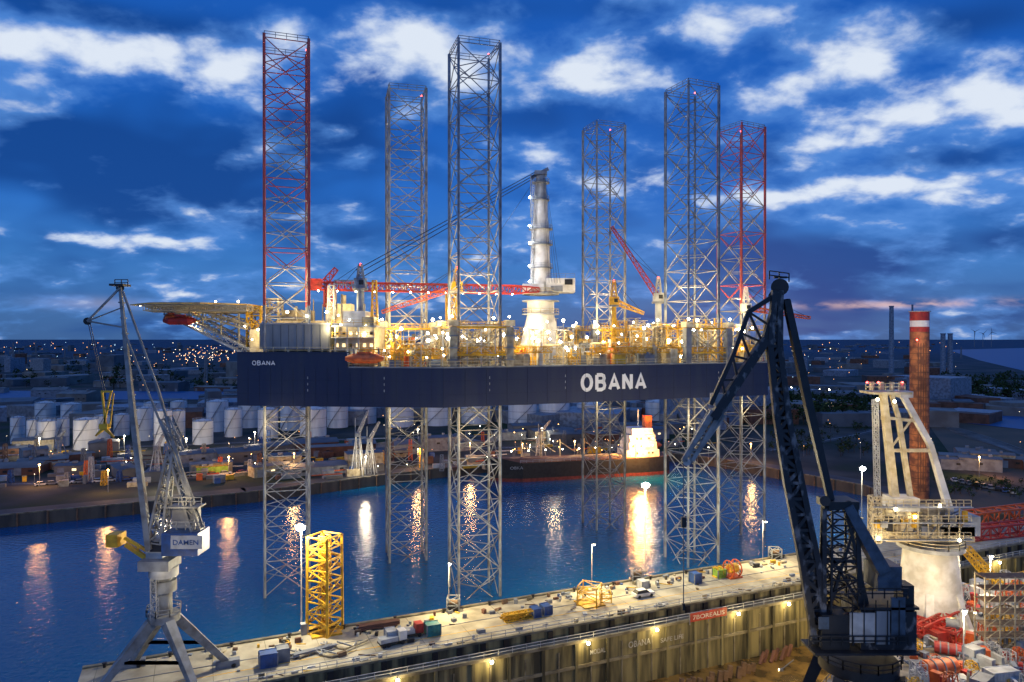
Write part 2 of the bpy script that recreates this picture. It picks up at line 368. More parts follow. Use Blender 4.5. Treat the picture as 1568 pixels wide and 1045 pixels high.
for (x,y,zt_,ro,mc),nm in zip(LEGS,legnames):
    m=MB(); sd=9.0; co,si=math.cos(ro),math.sin(ro)
    def C(i,z,sd=sd):
        qx,qy=((-1,-1),(1,-1),(1,1),(-1,1))[i%4]; qx*=sd/2; qy*=sd/2
        return V((x+qx*co-qy*si,y+qx*si+qy*co,z))
    bh=3.7; nb=int((zt_+3)/bh)
    for i in range(4):
        a=C(i,-3); b=C(i,zt_+0.8)
        m.beam(a,V((b.x,b.y,62)),.29,'leg_steel',8); m.beam(V((b.x,b.y,62)),b,.28,mc,8)
        e=(C(i,0)-V((x,y,0))).normalized()*.36
        m.beam(a+e,V((b.x,b.y,62))+e,.07,'steel_blue'); m.beam(V((b.x,b.y,62))+e,b+e,.07,mc)
    for j in range(nb):
        z1=zt_-j*bh; z0=z1-bh
        if mc=='leg_red': mm='leg_red' if (z1>66 and j%4==0) or z1>104 else 'leg_steel'
        else: mm=mc if z1>80 else 'leg_steel'
        for i in range(4):
            A0,B0,A1,B1=C(i,z0),C(i+1,z0),C(i,z1),C(i+1,z1)
            if j%2==0:
                m.beam(A1,B1,.11,mm,6); m.beam(A1,(A0+B0)/2,.11,mm,6); m.beam(B1,(A0+B0)/2,.11,mm,6)
            else:
                m.beam(A0,(A1+B1)/2,.11,mm,6); m.beam(B0,(A1+B1)/2,.11,mm,6)
                m.beam((A1+B1)/2,(C(i+1,z1)+C(i+2,z1))/2,.08,mm)
    for i in range(4):
        m.rail([C(i,zt_+.2),C(i+1,zt_+.2)],'grey_paint',1.1,2,.05)
    m.ball(C(2,zt_+1.8),.2,'bulb_red',6)
    for k in range(3): zz=zt_-12-k*bh*4; m.ball(C(1,zz),.13,'bulb_white',6)
    m.build(nm,vs)
m=MB(); bulbs=[]
for k,(x,y,zt_,ro,mc) in enumerate(LEGS):
    if k==0: continue
    f=lambda q,hz:V((x+(q[0]*math.cos(ro)-q[1]*math.sin(ro))*6.1,y+(q[0]*math.sin(ro)+q[1]*math.cos(ro))*6.1,hz))
    c=[(-1,-1),(1,-1),(1,1),(-1,1)]
    for i in range(4):
        p=f(c[i],53.2)
        m.box(p,(1.5,1.5,8.4),'beige' if k%2 else 'grey_paint',ro)
        m.box((p.x,p.y,58.2),(2.0,2.0,1.2),'cream',ro)
        for hz in (50.5,53,55.5): m.box((p.x,p.y,hz),(1.9,1.9,.3),'grey_paint',ro)
        bulbs.append((p.x,p.y-1.6,59.5))
        q0,q1=c[i],c[(i+1)%4]
        for hz in (51.5,57.3): m.beam(f(q0,hz),f(q1,hz),.2,'yellow'); m.rail([f(q0,hz),f(q1,hz)],'yellow',1.2,1.6,.05)
        m.beam(f(q0,49.5),f(q1,57),.13,'beige'); m.beam(f(q1,49.5),f(q0,57),.13,'beige')
        for t in (.25,.5,.75): pp=f(q0,54).lerp(f(q1,54),t); m.beam((pp.x,pp.y,49),(pp.x,pp.y,57.3),.1,'lgrey')
m.build('jack_houses',vs)
m=MB()
m.box((-45.3,157.2,55.3),(15.2,12,5.2),'panel_grey',-.09)
for i in range(9): m.box((-52.2+i*1.72,151.16-(i-4)*.157,55.3),(.1,.12,5.0),'roof',-.09)
m.box((-45.3,157.2,58.05),(15.6,12.4,.3),'lgrey',-.09)
for sx in (-6.5,-2,2.5,7): m.box((-45.3+sx,151.9-sx*.09,52.3),(.5,.5,.9),'cream',-.09)
m.box((-33.2,158,53.2),(8.4,13,8.4),'cream'); m.box((-33.2,158,57.5),(9.4,14.2,.3),'lgrey'); m.box((-34.5,160,59.3),(5,7,3.2),'white_paint'); m.box((-31,156,58.6),(2.6,3,2),'beige')
m.box((-54.8,161,54.4),(4.0,9,5),'cream',-.1); m.box((-45,168,55),(18,7,8),'cream'); m.box((-50,169,60.3),(6,5,2.4),'beige'); m.box((-40,169,61),(5,4,4),'cream')
m.rail([(-37.9,151,57.7),(-28.6,151,57.7),(-28.6,165,57.7)],'yellow')
for k in range(3): m.beam((-37+k*2.4,150.6,49),(-37+k*2.4,150.6,57.3),.22,'lgrey',8)
for k in range(12):
    xx=U(-53,-29); yy=U(164,172) if xx<-38 else U(152,170); m.beam((xx,yy,58.2),(xx,yy,U(60,66)),U(.12,.4),random.choice(('cream','yellow','lgrey','beige')),8)
m.lattice((-41.2,164,58),(-41.2,164,67),1.6,1.2,6,.12,.07,'lgrey')
m.lattice((-31,162,58),(-31,162,68),1.4,.8,7,.12,.07,'yellow')
for fl in range(3):
    for i in range(6):
        m.box((-36.9+i*1.45,151.45,51+fl*2.5),(.6,.1,.7),'window' if R()<.6 else 'black')
    m.box((-33.2,150.8,49.9+fl*2.6),(9.2,1.4,.15),'lgrey'); m.rail([(-37.6,150.2,50+fl*2.6),(-28.8,150.2,50+fl*2.6)],'yellow',1.0,1.3,.04)
m.build('accommodation_block',vs)
m=MB(); hc=V((-70.5,163,62.4)); n8=[(hc.x+13.0*math.cos(math.pi/8+i*math.pi/4),hc.y+13.0*math.sin(math.pi/8+i*math.pi/4)) for i in range(8)]
m.prism(n8,62.2,62.6,'helideck_green','lgrey')
for i in range(8):
    a=V((*n8[i],62.3)); b=V((*n8[(i+1)%8],62.3))
    o1=(a-hc)*1.1+hc; o2=(b-hc)*1.1+hc; m.beam(o1,o2,.09,'yellow'); m.beam(a,o1,.08,'yellow')
    for kk in range(1,5):
        q=a.lerp(b,kk/5); m.beam(q,q+(q-hc)*.1,.05,'yellow')
for k in range(-3,4):
    m.lattice((hc.x-11+abs(k),hc.y+k*3.2,61.4),(hc.x+14,hc.y+k*3.2,61.4),1.0,1.0,10,.09,.06,'cream')
for yy in (158,168):
    m.lattice((-57,yy,51.5),(-76,yy,60.8),1.4,1.2,9,.2,.09,'lgrey')
    m.lattice((-58,yy,57.5),(-70,yy,60.8),1.2,1.2,5,.15,.08,'cream')
    for xx in (-60,-64,-68): m.beam((xx,yy,60.5),(xx,yy,51.5+(-57-xx)*.47),.12,'cream')
    m.beam((-60,yy,60),(-66,yy,56.5),.12,'cream'); m.beam((-64,yy,60),(-70,yy,58.5),.12,'cream')
m.lattice((-57,160,52),(-57,160,62),3,3,5,.2,.12,'yellow'); m.lattice((-55,166,52),(-55,166,64),3,3,6,.2,.12,'cream')
m.build('helideck',vs)
def boat(m,c,ln,r,mt,rot=0):
    c=V(c); d=V((math.cos(rot),math.sin(rot),0))
    m.beam(c-d*ln/2,c-d*ln*.3,r*.45,mt,10,r); m.beam(c-d*ln*.3,c+d*ln*.3,r,mt,10); m.beam(c+d*ln*.3,c+d*ln/2,r,mt,10,r*.35); m.box(c+V((0,0,r*.9)),(ln*.35,r,.8),mt,rot); m.beam(c-d*ln*.42,c+d*ln*.42,.12,'white_paint')
m=MB()
boat(m,P(275,491,157),7,1.0,'red'); boat(m,P(262,487,157),3,.8,'orange'); boat(m,hullpt(.63,50.8,.5),8,1.05,'orange',-.1)
for px in (262,290): m.beam(P(px,486,157),P(px,470,157),.12,'grey_paint')
for u in (.57,.69): m.beam(hullpt(u,49,-.5),hullpt(u,53,-.5),.15,'grey_paint'); m.beam(hullpt(u,53,-.5),hullpt(u,53,.8),.12,'grey_paint')
m.build('lifeboats',vs)
m=MB(); cols=['cream','beige','white_paint','yellow','lgrey','grey_paint','beige','cream','grey_paint','orange','yellow','lgrey','steel_blue']
def infree(x,y):
    return inpoly(x,y,HP) and all((x-l[0])**2+(y-l[1])**2>50 for l in LEGS) and (x-7.4)**2+(y-186)**2>60
cnt=0
while cnt<600:
    x=U(-55,74); y=U(147,222)
    if not infree(x,y) or (x<-28 and y<173): continue
    if not infree(x,y-2): continue
    cnt+=1; k=R(); c=random.choice(cols); z=49; ro=.4+random.choice((0,0,math.pi/2)); hk=1+(y-150)/120
    if k<.38:
        h=U(1,3.6)*hk; m.box((x,y,z+h/2),(U(1,4.0),U(1,2.4),h),c,ro)
        if R()<.6: m.box((x,y,z+h+.3),(U(.6,1.5),U(.6,1.5),.6),random.choice(cols),ro)
        if R()<.4: m.rail([(x-1.5,y-1,z+h),(x+1.5,y-.4,z+h)],'yellow',1.0,1,.05)
    elif k<.5:
        h=U(2,6)*hk; m.beam((x,y,z),(x,y,z+h),U(.3,.9),c,12)
    elif k<.7:
        h=U(3,8)*hk; w=U(1.6,3.6)
        m.lattice((x,y,z),(x,y,z+h),w,w,int(h/1.6)+1,.1,.06,random.choice(('yellow','beige','cream')),up=(0.4,1,0)); m.box((x,y,z+h),(w+.8,w+.8,.15),'lgrey',ro)
    elif k<.9:
        a=V((x,y,z+U(.8,5))); b=a+V((math.cos(ro),math.sin(ro),0))*U(4,12)
        if infree(b.x,b.y): m.beam(a,b,U(.1,.28),c,6); m.beam(a,(a.x,a.y,z),.1,c); m.beam(b,(b.x,b.y,z),.1,c)
    else:
        h=U(5,10); m.beam((x,y,z),(x,y,z+h),.1,'lgrey'); bulbs.append((x,y,z+h))
m.build('deck_equipment',vs)
m=MB()
for u0,u1,z in ((.58,.98,52),(1.02,1.3,52.5),(1.42,1.98,52.2)):
    a=hullpt(u0,z,-2); b=hullpt(u1,z,-2); m.lattice(a,b,1.2,1.2,int((b-a).length/1.5),.1,.06,'yellow')
    for i in range(9):
        c=a.lerp(b,i/8); m.beam(c,(c.x,c.y,49),.1,'beige')
m.build('deck_walkways',vs)
for i in range(56):
    u=U(.5,1.98); p=hullpt(u,U(50.5,58),-U(1,5)); bulbs.append(tuple(p))
for p in [(395,505),(440,478),(518,483),(560,500),(500,478),(540,530),(365,462),(330,462),(290,470),(250,466),(215,468),(375,500),(386,520),(470,484),(522,497),(535,490)]:
    bulbs.append(tuple(P(p[0],p[1],154 if p[0]>380 else 160)))
m=MB()
for i,b in enumerate(bulbs):
    m.ball(b,U(.15,.36) if b[1]<170 else U(.22,.45),'bulb' if R()<.75 else 'bulb_white',6)
m.build('deck_lights',vs)
WARM=(1.0,.74,.34)
for x,y,z,w in ((-54,153,56,1300),(-38,149.5,57,1500),(-40,160,63,3500),(-25,152,55,4000),(-15,156,61,5000),(2,154.5,55,4200),(12,162,59,5000),(21,165,56,3500),(33,171,61,5200),(54,180,58,4800),(60,196,61,5000),(26,200,62,5200),(44,195,60,4200),(-27,171,60,4800),(-5,176,60,5200),(-70,158,58.5,2200),(-49.5,157.6,66,4000),(-8,156,66,4500),(-26,181,67,4000),(44.5,178,66,4500),(66,207,67,4000),(27,211,67,4000)):
    lamp((x,y,z),w,WARM,.35,vs)
for x,y in ((-49,157),(-8,156),(44,178),(-26.7,181),(27,211),(66,207)):
    lamp((x,y-9,36),1900,(1,.74,.36),.4,vs)
mc=MB(); cx_,cy_=7.4,186
mc.beam((cx_,cy_,49),(cx_,cy_,61),6.2,'white_paint',28,3.5)
mc.beam((cx_,cy_,61),(cx_,cy_,64.5),3.5,'white_paint',24)
for z in (61,64.4,66.2): mc.beam((cx_,cy_,z),(cx_,cy_,z+.3),4.8,'lgrey',24)
for zz in (61.3,66.5): mc.rail([V((cx_+4.7*math.cos(t*.52),cy_+4.7*math.sin(t*.52),zz)) for t in range(13)],'cream',1.2,1.5,.06)
mc.box((cx_+5,cy_,68.5),(7.4,6,3.6),'white_paint'); mc.box((cx_+7,cy_-3.1,69.3),(2,.2,1.4),'black'); mc.box((cx_-2,cy_-1,67.5),(5.4,6,2.6),'white_paint')
mc.box((cx_+4,cy_-3.1,67.6),(3,.2,1.4),'grey_paint'); mc.rail([(cx_+1.5,cy_-2.9,70.3),(cx_+8.6,cy_-2.9,70.3)],'grey_paint')
mc.beam((cx_,cy_,66),(cx_,cy_,83),2.75,'white_paint',20,2.2); mc.beam((cx_,cy_,83),(cx_,cy_,90.5),2.1,'white_paint',20,1.75); mc.beam((cx_,cy_,90.5),(cx_,cy_,97),1.65,'lgrey',16,1.2)
for z in (73,79,83,90.5,95): mc.beam((cx_,cy_,z),(cx_,cy_,z+.25),3.1 if z<85 else 2.3,'grey_paint',16); mc.rail([V((cx_+(3 if z<85 else 2.2)*math.cos(t*.785),cy_+(3 if z<85 else 2.2)*math.sin(t*.785),z+.2)) for t in range(9)],'lgrey',1,1.5,.04)
mc.lattice((cx_-2.4,cy_-2.2,66),(cx_-1.9,cy_-2,95),.7,.6,20,.05,.035,'lgrey')
mc.box((cx_,cy_,97.6),(3.2,3,1.0),'steel_blue'); mc.beam((cx_-2.5,cy_,96.5),(cx_+2,cy_,98.8),.4,'steel_blue')
mc.beam((cx_-2.6,cy_-1.5,86),(cx_-2.6,cy_-1.5,97),.12,'grey_paint')
for k in range(5): mc.beam((cx_+.5+k*.15,cy_-2,96),(cx_+2+k*.7,cy_-4,69),.04,'cable')
for z in (69.5,73.5,83.8,79.3,91): mc.ball((cx_-2.9,cy_-2,z),.3,'bulb_white',6)
mc.build('main_crane_tower',vs)
lamp((cx_-5,cy_-9,58),3800,(1,.84,.58),.4,vs); lamp((cx_-7,cy_-8,74),3000,(.95,.95,1),.4,vs); lamp((cx_-6,cy_-7,87),1600,(.95,.95,1),.4,vs)
m=MB()
A=V((cx_-1,cy_-3,67.2)); B=P(480,438,166)
mid=A.lerp(B,.12); m.lattice(A,mid,3.2,2.3,4,.2,.11,'red',h1=1.0,h2=2.0); m.lattice(mid,B,2.3,2.3,34,.18,.09,'red',h1=2.0,h2=1.7)
for k in range(0,34,3):
    c=mid.lerp(B,k/34); m.ball(c+V((0,-1.3,-1.2)),.2,'bulb',6)
m.box(B+V((0,0,.3)),(3.4,3,2.6),'red',.35); m.beam(B+V((-1,0,2)),B+V((-1,0,5)),.15,'grey_paint'); m.lattice(B+V((2,0,0)),B+V((5,1,4)),1.6,1,3,.14,.08,'red')
m.lattice(P(505,470,167),P(505,445,167),2,2,4,.2,.12,'red'); m.lattice(P(690,490,172),P(690,452,172),2,2,5,.2,.12,'yellow')
T=V((cx_-1.5,cy_-.5,97.8))
for k,(px,py) in enumerate(((545,414),(550,418),(556,424))): m.beam(T-V((0,0,k*.7)),P(px,py,168),.1,'cable')
m.beam(T-V((0,0,2)),P(700,452,174),.04,'cable')
m.build('main_crane_boom',vs)
def pedestal(px,Y,ytop,jib_to,mt,jm,name,w=1.0):
    m=MB(); b=P(px,540,Y); b.z=49; t=P(px,ytop+40,Y); hd=P(px,ytop,Y)
    m.beam(b,t,w,mt,14,w*.8); m.beam(t,t+V((0,0,.5)),w*1.7,'grey_paint',14); m.box(t+V((0,0,1.6)),(2.5,2.2,2.2),mt); m.box(t+V((.4,-1.2,1.7)),(1,.3,1),'black')
    m.lattice(t+V((0,0,2)),hd,1.5,.6,3,.14,.09,mt); m.ball(hd,.25,'bulb_red',6)
    j=V(jib_to); s0=t+V((0,0,1.5)); m.lattice(s0,j,1.3,.7,int((j-s0).length/1.5),.1,.06,jm)
    m.beam(hd,j,.05,'cable'); m.beam(hd,s0.lerp(j,.6),.05,'cable'); m.build(name,vs)
pedestal(552,160,405,P(512,432,158),'steel_blue','steel_blue','deck_crane_bow')
pedestal(1008,186,425,P(937,348,190),'lgrey','red','deck_crane_stern')
pedestal(700,163,410,P(585,478,158),'yellow','orange','deck_crane_mid',.8)
pedestal(940,196,430,P(985,480,200),'yellow','yellow','deck_crane_far',.8)
pedestal(1142,200,440,P(1240,487,205),'white_paint','orange','deck_crane_aft',.8)
# ------------------------------------------------------------------ left harbour crane
Y0=104.0
g=lambda px,py,dy=0:P(px,py,Y0+dy)
r=root('harbor_crane',g(247,1045)); m=MB()
c0=g(250,950)
for sx,sy in ((-1,-1),(1,-1),(1,1),(-1,1)):
    ft=V((c0.x+sx*7.2,c0.y+sy*5.2,5.6)); tp=c0+V((sx*1.2,sy*1.2,0)); m.beam(ft,tp,.42,'crane_grey',4,.7); m.box(ft-V((0,0,.1)),(3.4,1.2,1.1),'grey_paint',ANG)
    for q in (-1,1): m.beam(ft+V((q,-.4,-.35)),ft+V((q,.4,-.35)),.32,'black',10)
    m.beam(ft.lerp(tp,.45),V((c0.x+sx*-7.2,c0.y+sy*5.2,5.6)).lerp(c0+V((-sx*1.2,sy*1.2,0)),.45),.2,'crane_grey')
m.beam(c0,c0+V((0,0,1)),2.2,'crane_grey',16); m.rail([c0+V((2.4*math.cos(t*.785),2.4*math.sin(t*.785),1)) for t in range(9)],'crane_grey',1.1,1,.05)
m.beam(c0,g(250,880),1.15,'crane_grey',18); m.beam(g(250,905),g(250,888),1.75,'crane_grey',18); m.beam(g(250,882),g(250,868),2.0,'lgrey',18)
m.lattice(g(236,950,-1.5),g(236,885,-1.5),.8,.8,6,.06,.04,'lgrey')
m.build('portal',r); m=MB()
m.box(g(244,862),(4.4,4,1.4),'grey_paint'); m.box(g(243,840,1),(2.4,3,3.0),'lgrey'); m.box(g(284,829,.5),(5.2,4,3.2),'blue'); m.box(g(285,831,-1.55),(4.5,.1,1.9),'lgrey'); m.box(g(240,838,-.7),(2,.2,1.4),'black')
m.beam(g(230,860),g(192,834),.28,'yellow'); m.beam(g(232,848),g(190,824),.2,'yellow'); m.beam(g(212,848),g(210,836),.12,'yellow'); m.box(g(177,826),(1.7,2.4,1.8),'yellow')
m.rail([g(255,812,-2),g(312,812,-2)],'grey_paint',1.1,1.2,.05)
m.box(g(285,790,1),(3.2,2.4,3.0),'grey_paint'); m.lattice(g(240,830),g(262,690),2.0,.7,7,.16,.09,'crane_grey'); m.lattice(g(302,812),g(262,690),1.2,.7,7,.15,.08,'crane_grey')
m.box(g(285,775),(4.6,2.6,.2),'crane_grey'); m.rail([g(262,774,-1.2),g(308,774,-1.2)],'crane_grey',1.1,1,.05)
m.build('machinery_house',r); text('DAMEN',g(264,835,-1.64),g(303,835,-1.64),.7,'blue',r,'lettering',.01)
m=MB()
for dy in (-.8,.8):
    m.beam(g(228,842,dy),g(204,640,dy*.8),.42,'crane_grey',4,.36); m.beam(g(204,640,dy*.8),g(184,440,dy*.5),.36,'crane_grey',4,.18)
for i in range(18):
    t=i/17; c=g(228,842).lerp(g(184,440),t); m.beam(c+V((0,-.8,0)),c+V((0,.8,0)),.1,'crane_grey')
for dy in (-.6,.6):
    m.beam(g(188,446,dy),g(240,590,dy),.13,'crane_grey'); m.beam(g(240,590,dy),g(292,765,dy),.16,'crane_grey'); m.beam(g(189,505,dy),g(262,690,dy),.12,'crane_grey')
    m.beam(g(184,441,dy),g(134,492,dy),.13,'crane_grey'); m.beam(g(134,492,dy),g(192,502,dy),.12,'crane_grey'); m.beam(g(134,492,dy),g(190,470,dy),.08,'crane_grey')
m.lattice(g(255,640),g(278,690),1.2,1.2,3,.12,.07,'crane_grey')
m.box(g(184,437),(2,2.2,.3),'black'); m.rail([g(176,438,-1),g(196,438,-1)],'black',.9,.8,.05)
for p in ((184,441),(134,492)): m.beam(g(*p,-.3),g(*p,.3),.55,'black',12)
m.beam(g(184,441),g(228,850,1.2),.04,'cable')
for dx in (0,3): m.beam(g(135+dx,494),g(158+dx,600),.045,'cable')
m.build('level_luffing_jib',r); m=MB()
m.beam(g(158,655),g(170,600),.12,'yellow'); m.beam(g(162,655),g(156,598),.12,'yellow'); m.beam(g(168,655),g(174,602),.08,'yellow'); m.beam(g(156,600),g(172,600),.14,'yellow'); m.beam(g(159,625),g(168,628),.08,'yellow')
m.beam(g(160,655),g(146,668),.26,'yellow',4,.1); m.beam(g(160,655),g(174,670),.26,'yellow',4,.1); m.box(g(160,653),(1.2,.9,.7),'yellow'); m.build('grab_bucket',r)
lamp(g(262,775,-4),600,(1,.75,.4),.3,r); lamp(g(240,900,-6),600,(1,.8,.5),.3,r)
# ------------------------------------------------------------------ dark crane right
Y0=85.0
r=root('lattice_jib_crane',V((41,85,5))); m=MB()
for sx,sy in ((-1,-1),(1,-1),(1,1),(-1,1)):
    m.beam((41+sx*6.5,85+sy*5,5.5),(41+sx*3.2,85+sy*3,16),.5,'black',4,.7); m.box((41+sx*6.5,85+sy*5,5.5),(3,1.2,1),'black')
    m.beam((41+sx*5,85+sy*4,10),(41-sx*5,85+sy*4,10),.25,'black'); m.beam((41+sx*5,85-4,10),(41+sx*5,85+4,10),.25,'black')
m.beam((41,85,16),(41,85,17.2),4.4,'black',24); m.rail([V((41+4.7*math.cos(t*.393),85+4.7*math.sin(t*.393),17.2)) for t in range(17)],'black',1.1,1.5,.06)
m.build('portal',r); m=MB()
m.box(g(1345,958),(6.4,5,5.0),'black_steel'); m.box(g(1322,962,-2.6),(3.0,.2,3.4),'lgrey'); m.box(g(1352,962,-2.6),(1.6,.2,3.8),'panel_grey'); m.box(g(1376,945,-2.6),(1.6,.2,4.4),'lever_blue'); m.box(g(1345,920),(6.8,5.4,.3),'black'); m.box(g(1272,962,-1),(3.2,3,4.0),'black'); m.box(g(1262,955,-2.6),(1.2,.1,1.4),'lever_blue')
for k in range(5): m.beam(g(1306+k*18,920,-2.75),g(1306+k*18,990,-2.75),.05,'black')
m.rail([g(1300,917,-2.7),g(1392,917,-2.7)],'black',1.1,1.2,.06); m.rail([g(1240,990,-3),g(1392,990,-3)],'black',1.1,1.2,.06); m.box(g(1316,992,-1.5),(12,4,.25),'black'); m.box(g(1385,930,-1),(1.3,2,5.6),'black')
m.build('machinery_house',r); m=MB()
for dy in (-1.3,1.3):
    m.beam(g(1262,980,dy),g(1262,780,dy),.25,'black_steel'); m.beam(g(1320,930,dy),g(1310,775,dy),.25,'black'); m.beam(g(1262,780,dy),g(1310,775,dy),.22,'black')
    m.beam(g(1262,960,dy),g(1310,800,dy),.16,'black'); m.beam(g(1320,930,dy),g(1265,840,dy),.16,'black'); m.beam(g(1262,860,dy),g(1318,860,dy),.16,'black'); m.beam(g(1295,780,dy),g(1330,935,dy),.2,'black')
    for k in range(5): m.beam(g(1262,960-k*36,dy),g(1285,940-k*36,dy),.08,'black'); m.beam(g(1285,960-k*36,dy),g(1262,940-k*36,dy),.08,'black')
    m.beam(g(1297,775,dy),g(1352,875,dy),.55,'lever_blue',4,.75)
m.box(g(1352,880),(2.8,3.4,2.8),'lever_blue',0); m.box(g(1283,770),(3.6,3.4,.9),'black')
m.beam(g(1264,768,-1.6),g(1264,768,1.6),.6,'black',12); m.beam(g(1300,775,-1.6),g(1300,775,1.6),.6,'black',12)
m.lattice(g(1285,985),g(1285,780),3.4,2.8,10,.12,.08,'black')
m.build('a_frame_and_counterweight',r); m=MB()
seg=[(1256,985,.9),(1240,860,1.35),(1216,740,1.25),(1198,640,1.0),(1186,530,.8),(1190,445,.45)]
for (x0,y0,a0),(x1,y1,a1) in zip(seg[:-1],seg[1:]):
    for s_ in (-1,1):
        m.beam(g(x0+s_*a0*9,y0,-1.2),g(x1+s_*a1*9,y1,-1.1),.34,'black_steel'); m.beam(g(x0+s_*a0*9,y0,1.2),g(x1+s_*a1*9,y1,1.1),.28,'black_steel')
    k=5
    for i in range(k):
        t0=i/k; t1=(i+1)/k
        xa,ya,wa=x0+(x1-x0)*t0,y0+(y1-y0)*t0,a0+(a1-a0)*t0; xb,yb,wb=x0+(x1-x0)*t1,y0+(y1-y0)*t1,a0+(a1-a0)*t1; sg=1 if i%2 else -1
        for dy in (-1.2,1.2):
            m.beam(g(xa+sg*wa*9,ya,dy),g(xb-sg*wb*9,yb,dy),.2,'black_steel'); m.beam(g(xa-wa*9,ya,dy),g(xa+wa*9,ya,dy),.18,'black_steel')
        for s_ in (-1,1): m.beam(g(xa+s_*wa*9,ya,-1.2),g(xb+s_*wb*9,yb,1.2),.16,'black')
for (x0,y0,a0),(x1,y1,a1) in zip(seg[:-2],seg[1:-1]): m.beam(g(x0,y0),g(x1,y1),a0*.7,'black_steel',4,a1*.7)
for dy in (-.8,.8):
    m.beam(g(1204,460,dy),g(1238,620,dy),.38,'black',4,.45); m.beam(g(1238,620,dy),g(1272,765,dy),.45,'black',4,.36)
for i in range(9):
    c=g(1204,460).lerp(g(1272,765),i/8); m.beam(c-V((0,.8,0)),c+V((0,.8,0)),.14,'black')
m.build('boom',r); m=MB()
m.beam(g(1194,440,-1.2),g(1194,440,1.2),1.0,'black',16); m.beam(g(1187,455,-1),g(1187,455,1),.8,'black',14)
m.rail([g(1178,428,-1),g(1208,432,-1)],'black',1,.8,.06); m.beam(g(1185,425),g(1205,425),.12,'black')
for dy in (-1,1):
    m.beam(g(1190,450,dy),g(1146,478,dy),.26,'black'); m.beam(g(1146,478,dy),g(1122,545,dy),.24,'black'); m.beam(g(1122,545,dy),g(1088,620,dy),.24,'black')
    m.beam(g(1190,460,dy),g(1172,520,dy),.4,'black'); m.beam(g(1172,520,dy),g(1112,610,dy),.52,'black_steel'); m.beam(g(1112,610,dy),g(1092,640,dy),.5,'black_steel')
    for a,b in (((1146,478),(1180,500)),((1146,478),(1168,525)),((1134,510),(1168,525)),((1134,510),(1150,552)),((1122,545),(1150,552)),((1122,545),(1130,582)),((1105,582),(1130,582)),((1105,582),(1112,610))): m.beam(g(*a,dy),g(*b,dy),.13,'black')
    m.beam(g(1092,630,dy*.8),g(1046,706,dy*.4),.36,'crane_grey',4,.22); m.beam(g(1112,618,dy*.8),g(1060,706,dy*.4),.32,'crane_grey',4,.2)
m.box(g(1104,612),(2.0,2.4,1.4),'crane_grey'); m.lattice(g(1098,632),g(1052,706),1.5,.8,6,.13,.1,'crane_grey')
m.beam(g(1052,708,-.5),g(1052,708,.5),.45,'lgrey',12)
m.build('fly_jib',r); m=MB()
m.beam(g(1047,708),g(1047,925),.05,'cable'); m.box(g(1047,800),(.55,.5,1.2),'black'); m.beam(g(1047,925),g(1047,935),.15,'black'); m.build('hoist_wire_and_hook',r)
lamp(g(1290,1010,-9),500,(1,.85,.6),.4,r)
# ------------------------------------------------------------------ white crane right
Y0=127.0
r=root('white_offshore_crane',g(1422,945)); m=MB()
m.beam(g(1425,960),g(1425,900),6.2,'white_paint',28,4.9); m.beam(g(1425,900),g(1425,838),4.9,'white_paint',28,4.3)
for t in range(6):
    a=t*1.047; b=g(1425,900); m.beam(b+V((math.cos(a)*4.3,math.sin(a)*4.3,0)),b+V((math.cos(a)*7,math.sin(a)*7,-6.5)),.6,'white_paint')
    q=b+V((math.cos(a+.5)*5.5,math.sin(a+.5)*5.5,-4.2)); m.box(q,(1.8,1.8,2.6),'beige',a+.5); m.ball(q+V((math.cos(a+.5)*1.2,math.sin(a+.5)*1.2,1)),.2,'bulb',6)
m.beam(g(1425,838),g(1425,832),5.4,'lgrey',24); m.rail([g(1425,832)+V((5.4*math.cos(t*.393),5.4*math.sin(t*.393),0)) for t in range(17)],'cream',1.1,1.6,.06)
m.build('pedestal',r); m=MB()
m.box(g(1412,812),(15,6,2.6),'cream'); m.box(g(1365,792,-1),(5,5,3.6),'cream'); m.box(g(1455,800,0),(7,6,3.4),'lgrey'); m.box(g(1380,770,-2),(4.4,4,2.2),'white_paint'); m.box(g(1420,785,0),(4,4,2),'beige')
for xx in (1345,1354,1362,1374,1385,1400,1416,1432,1441,1450,1468,1478): m.box(g(xx,U(780,822),-U(3.4,4.1)),(U(.5,1.4),.5,U(.8,2.5)),random.choice(('grey_paint','beige','black','yellow','cream','lgrey')))
for xx in range(1342,1486,16): m.beam(g(xx,830,-3.8),g(xx,772,-3.8),.09,'cream')
for k in range(14): m.beam(g(U(1342,1484),U(775,826),-3.6),g(U(1342,1484),U(775,826),-3.2),.1,random.choice(('grey_paint','cream','beige')))
for yy in (826,800,776): m.rail([g(1338,yy,-4.4),g(1488,yy,-4.4)],'cream',1.1,1.2,.05); m.box(g(1413,yy+1,-4),(17.0,1.0,.12),'lgrey')
m.lattice(g(1340,830,-3),g(1340,760,-3),1.5,1.5,6,.12,.08,'cream'); m.build('slewing_platform',r); m=MB()
for dy in (-1.8,1.8):
    m.beam(g(1372,780,dy),g(1352,600,dy),.62,'cream',4,.5); m.beam(g(1398,785,dy),g(1376,640,dy),.38,'cream'); m.beam(g(1376,640,dy),g(1364,600,dy),.32,'cream')
    m.beam(g(1455,785,dy),g(1424,680,dy),.55,'white_paint',4,.45); m.beam(g(1424,680,dy),g(1382,605,dy),.45,'white_paint')
    m.beam(g(1362,690,dy),g(1424,690,dy),.28,'cream'); m.beam(g(1357,640,dy),g(1404,645,dy),.25,'cream'); m.beam(g(1362,690,dy),g(1398,640,dy),.14,'cream')
m.beam(g(1352,640,-2),g(1352,640,2),.35,'cream'); m.beam(g(1420,690,-2),g(1420,690,2),.35,'cream')
m.lattice(g(1344,760,-2.8),g(1340,612,-2.8),.7,.7,22,.06,.04,'lgrey')
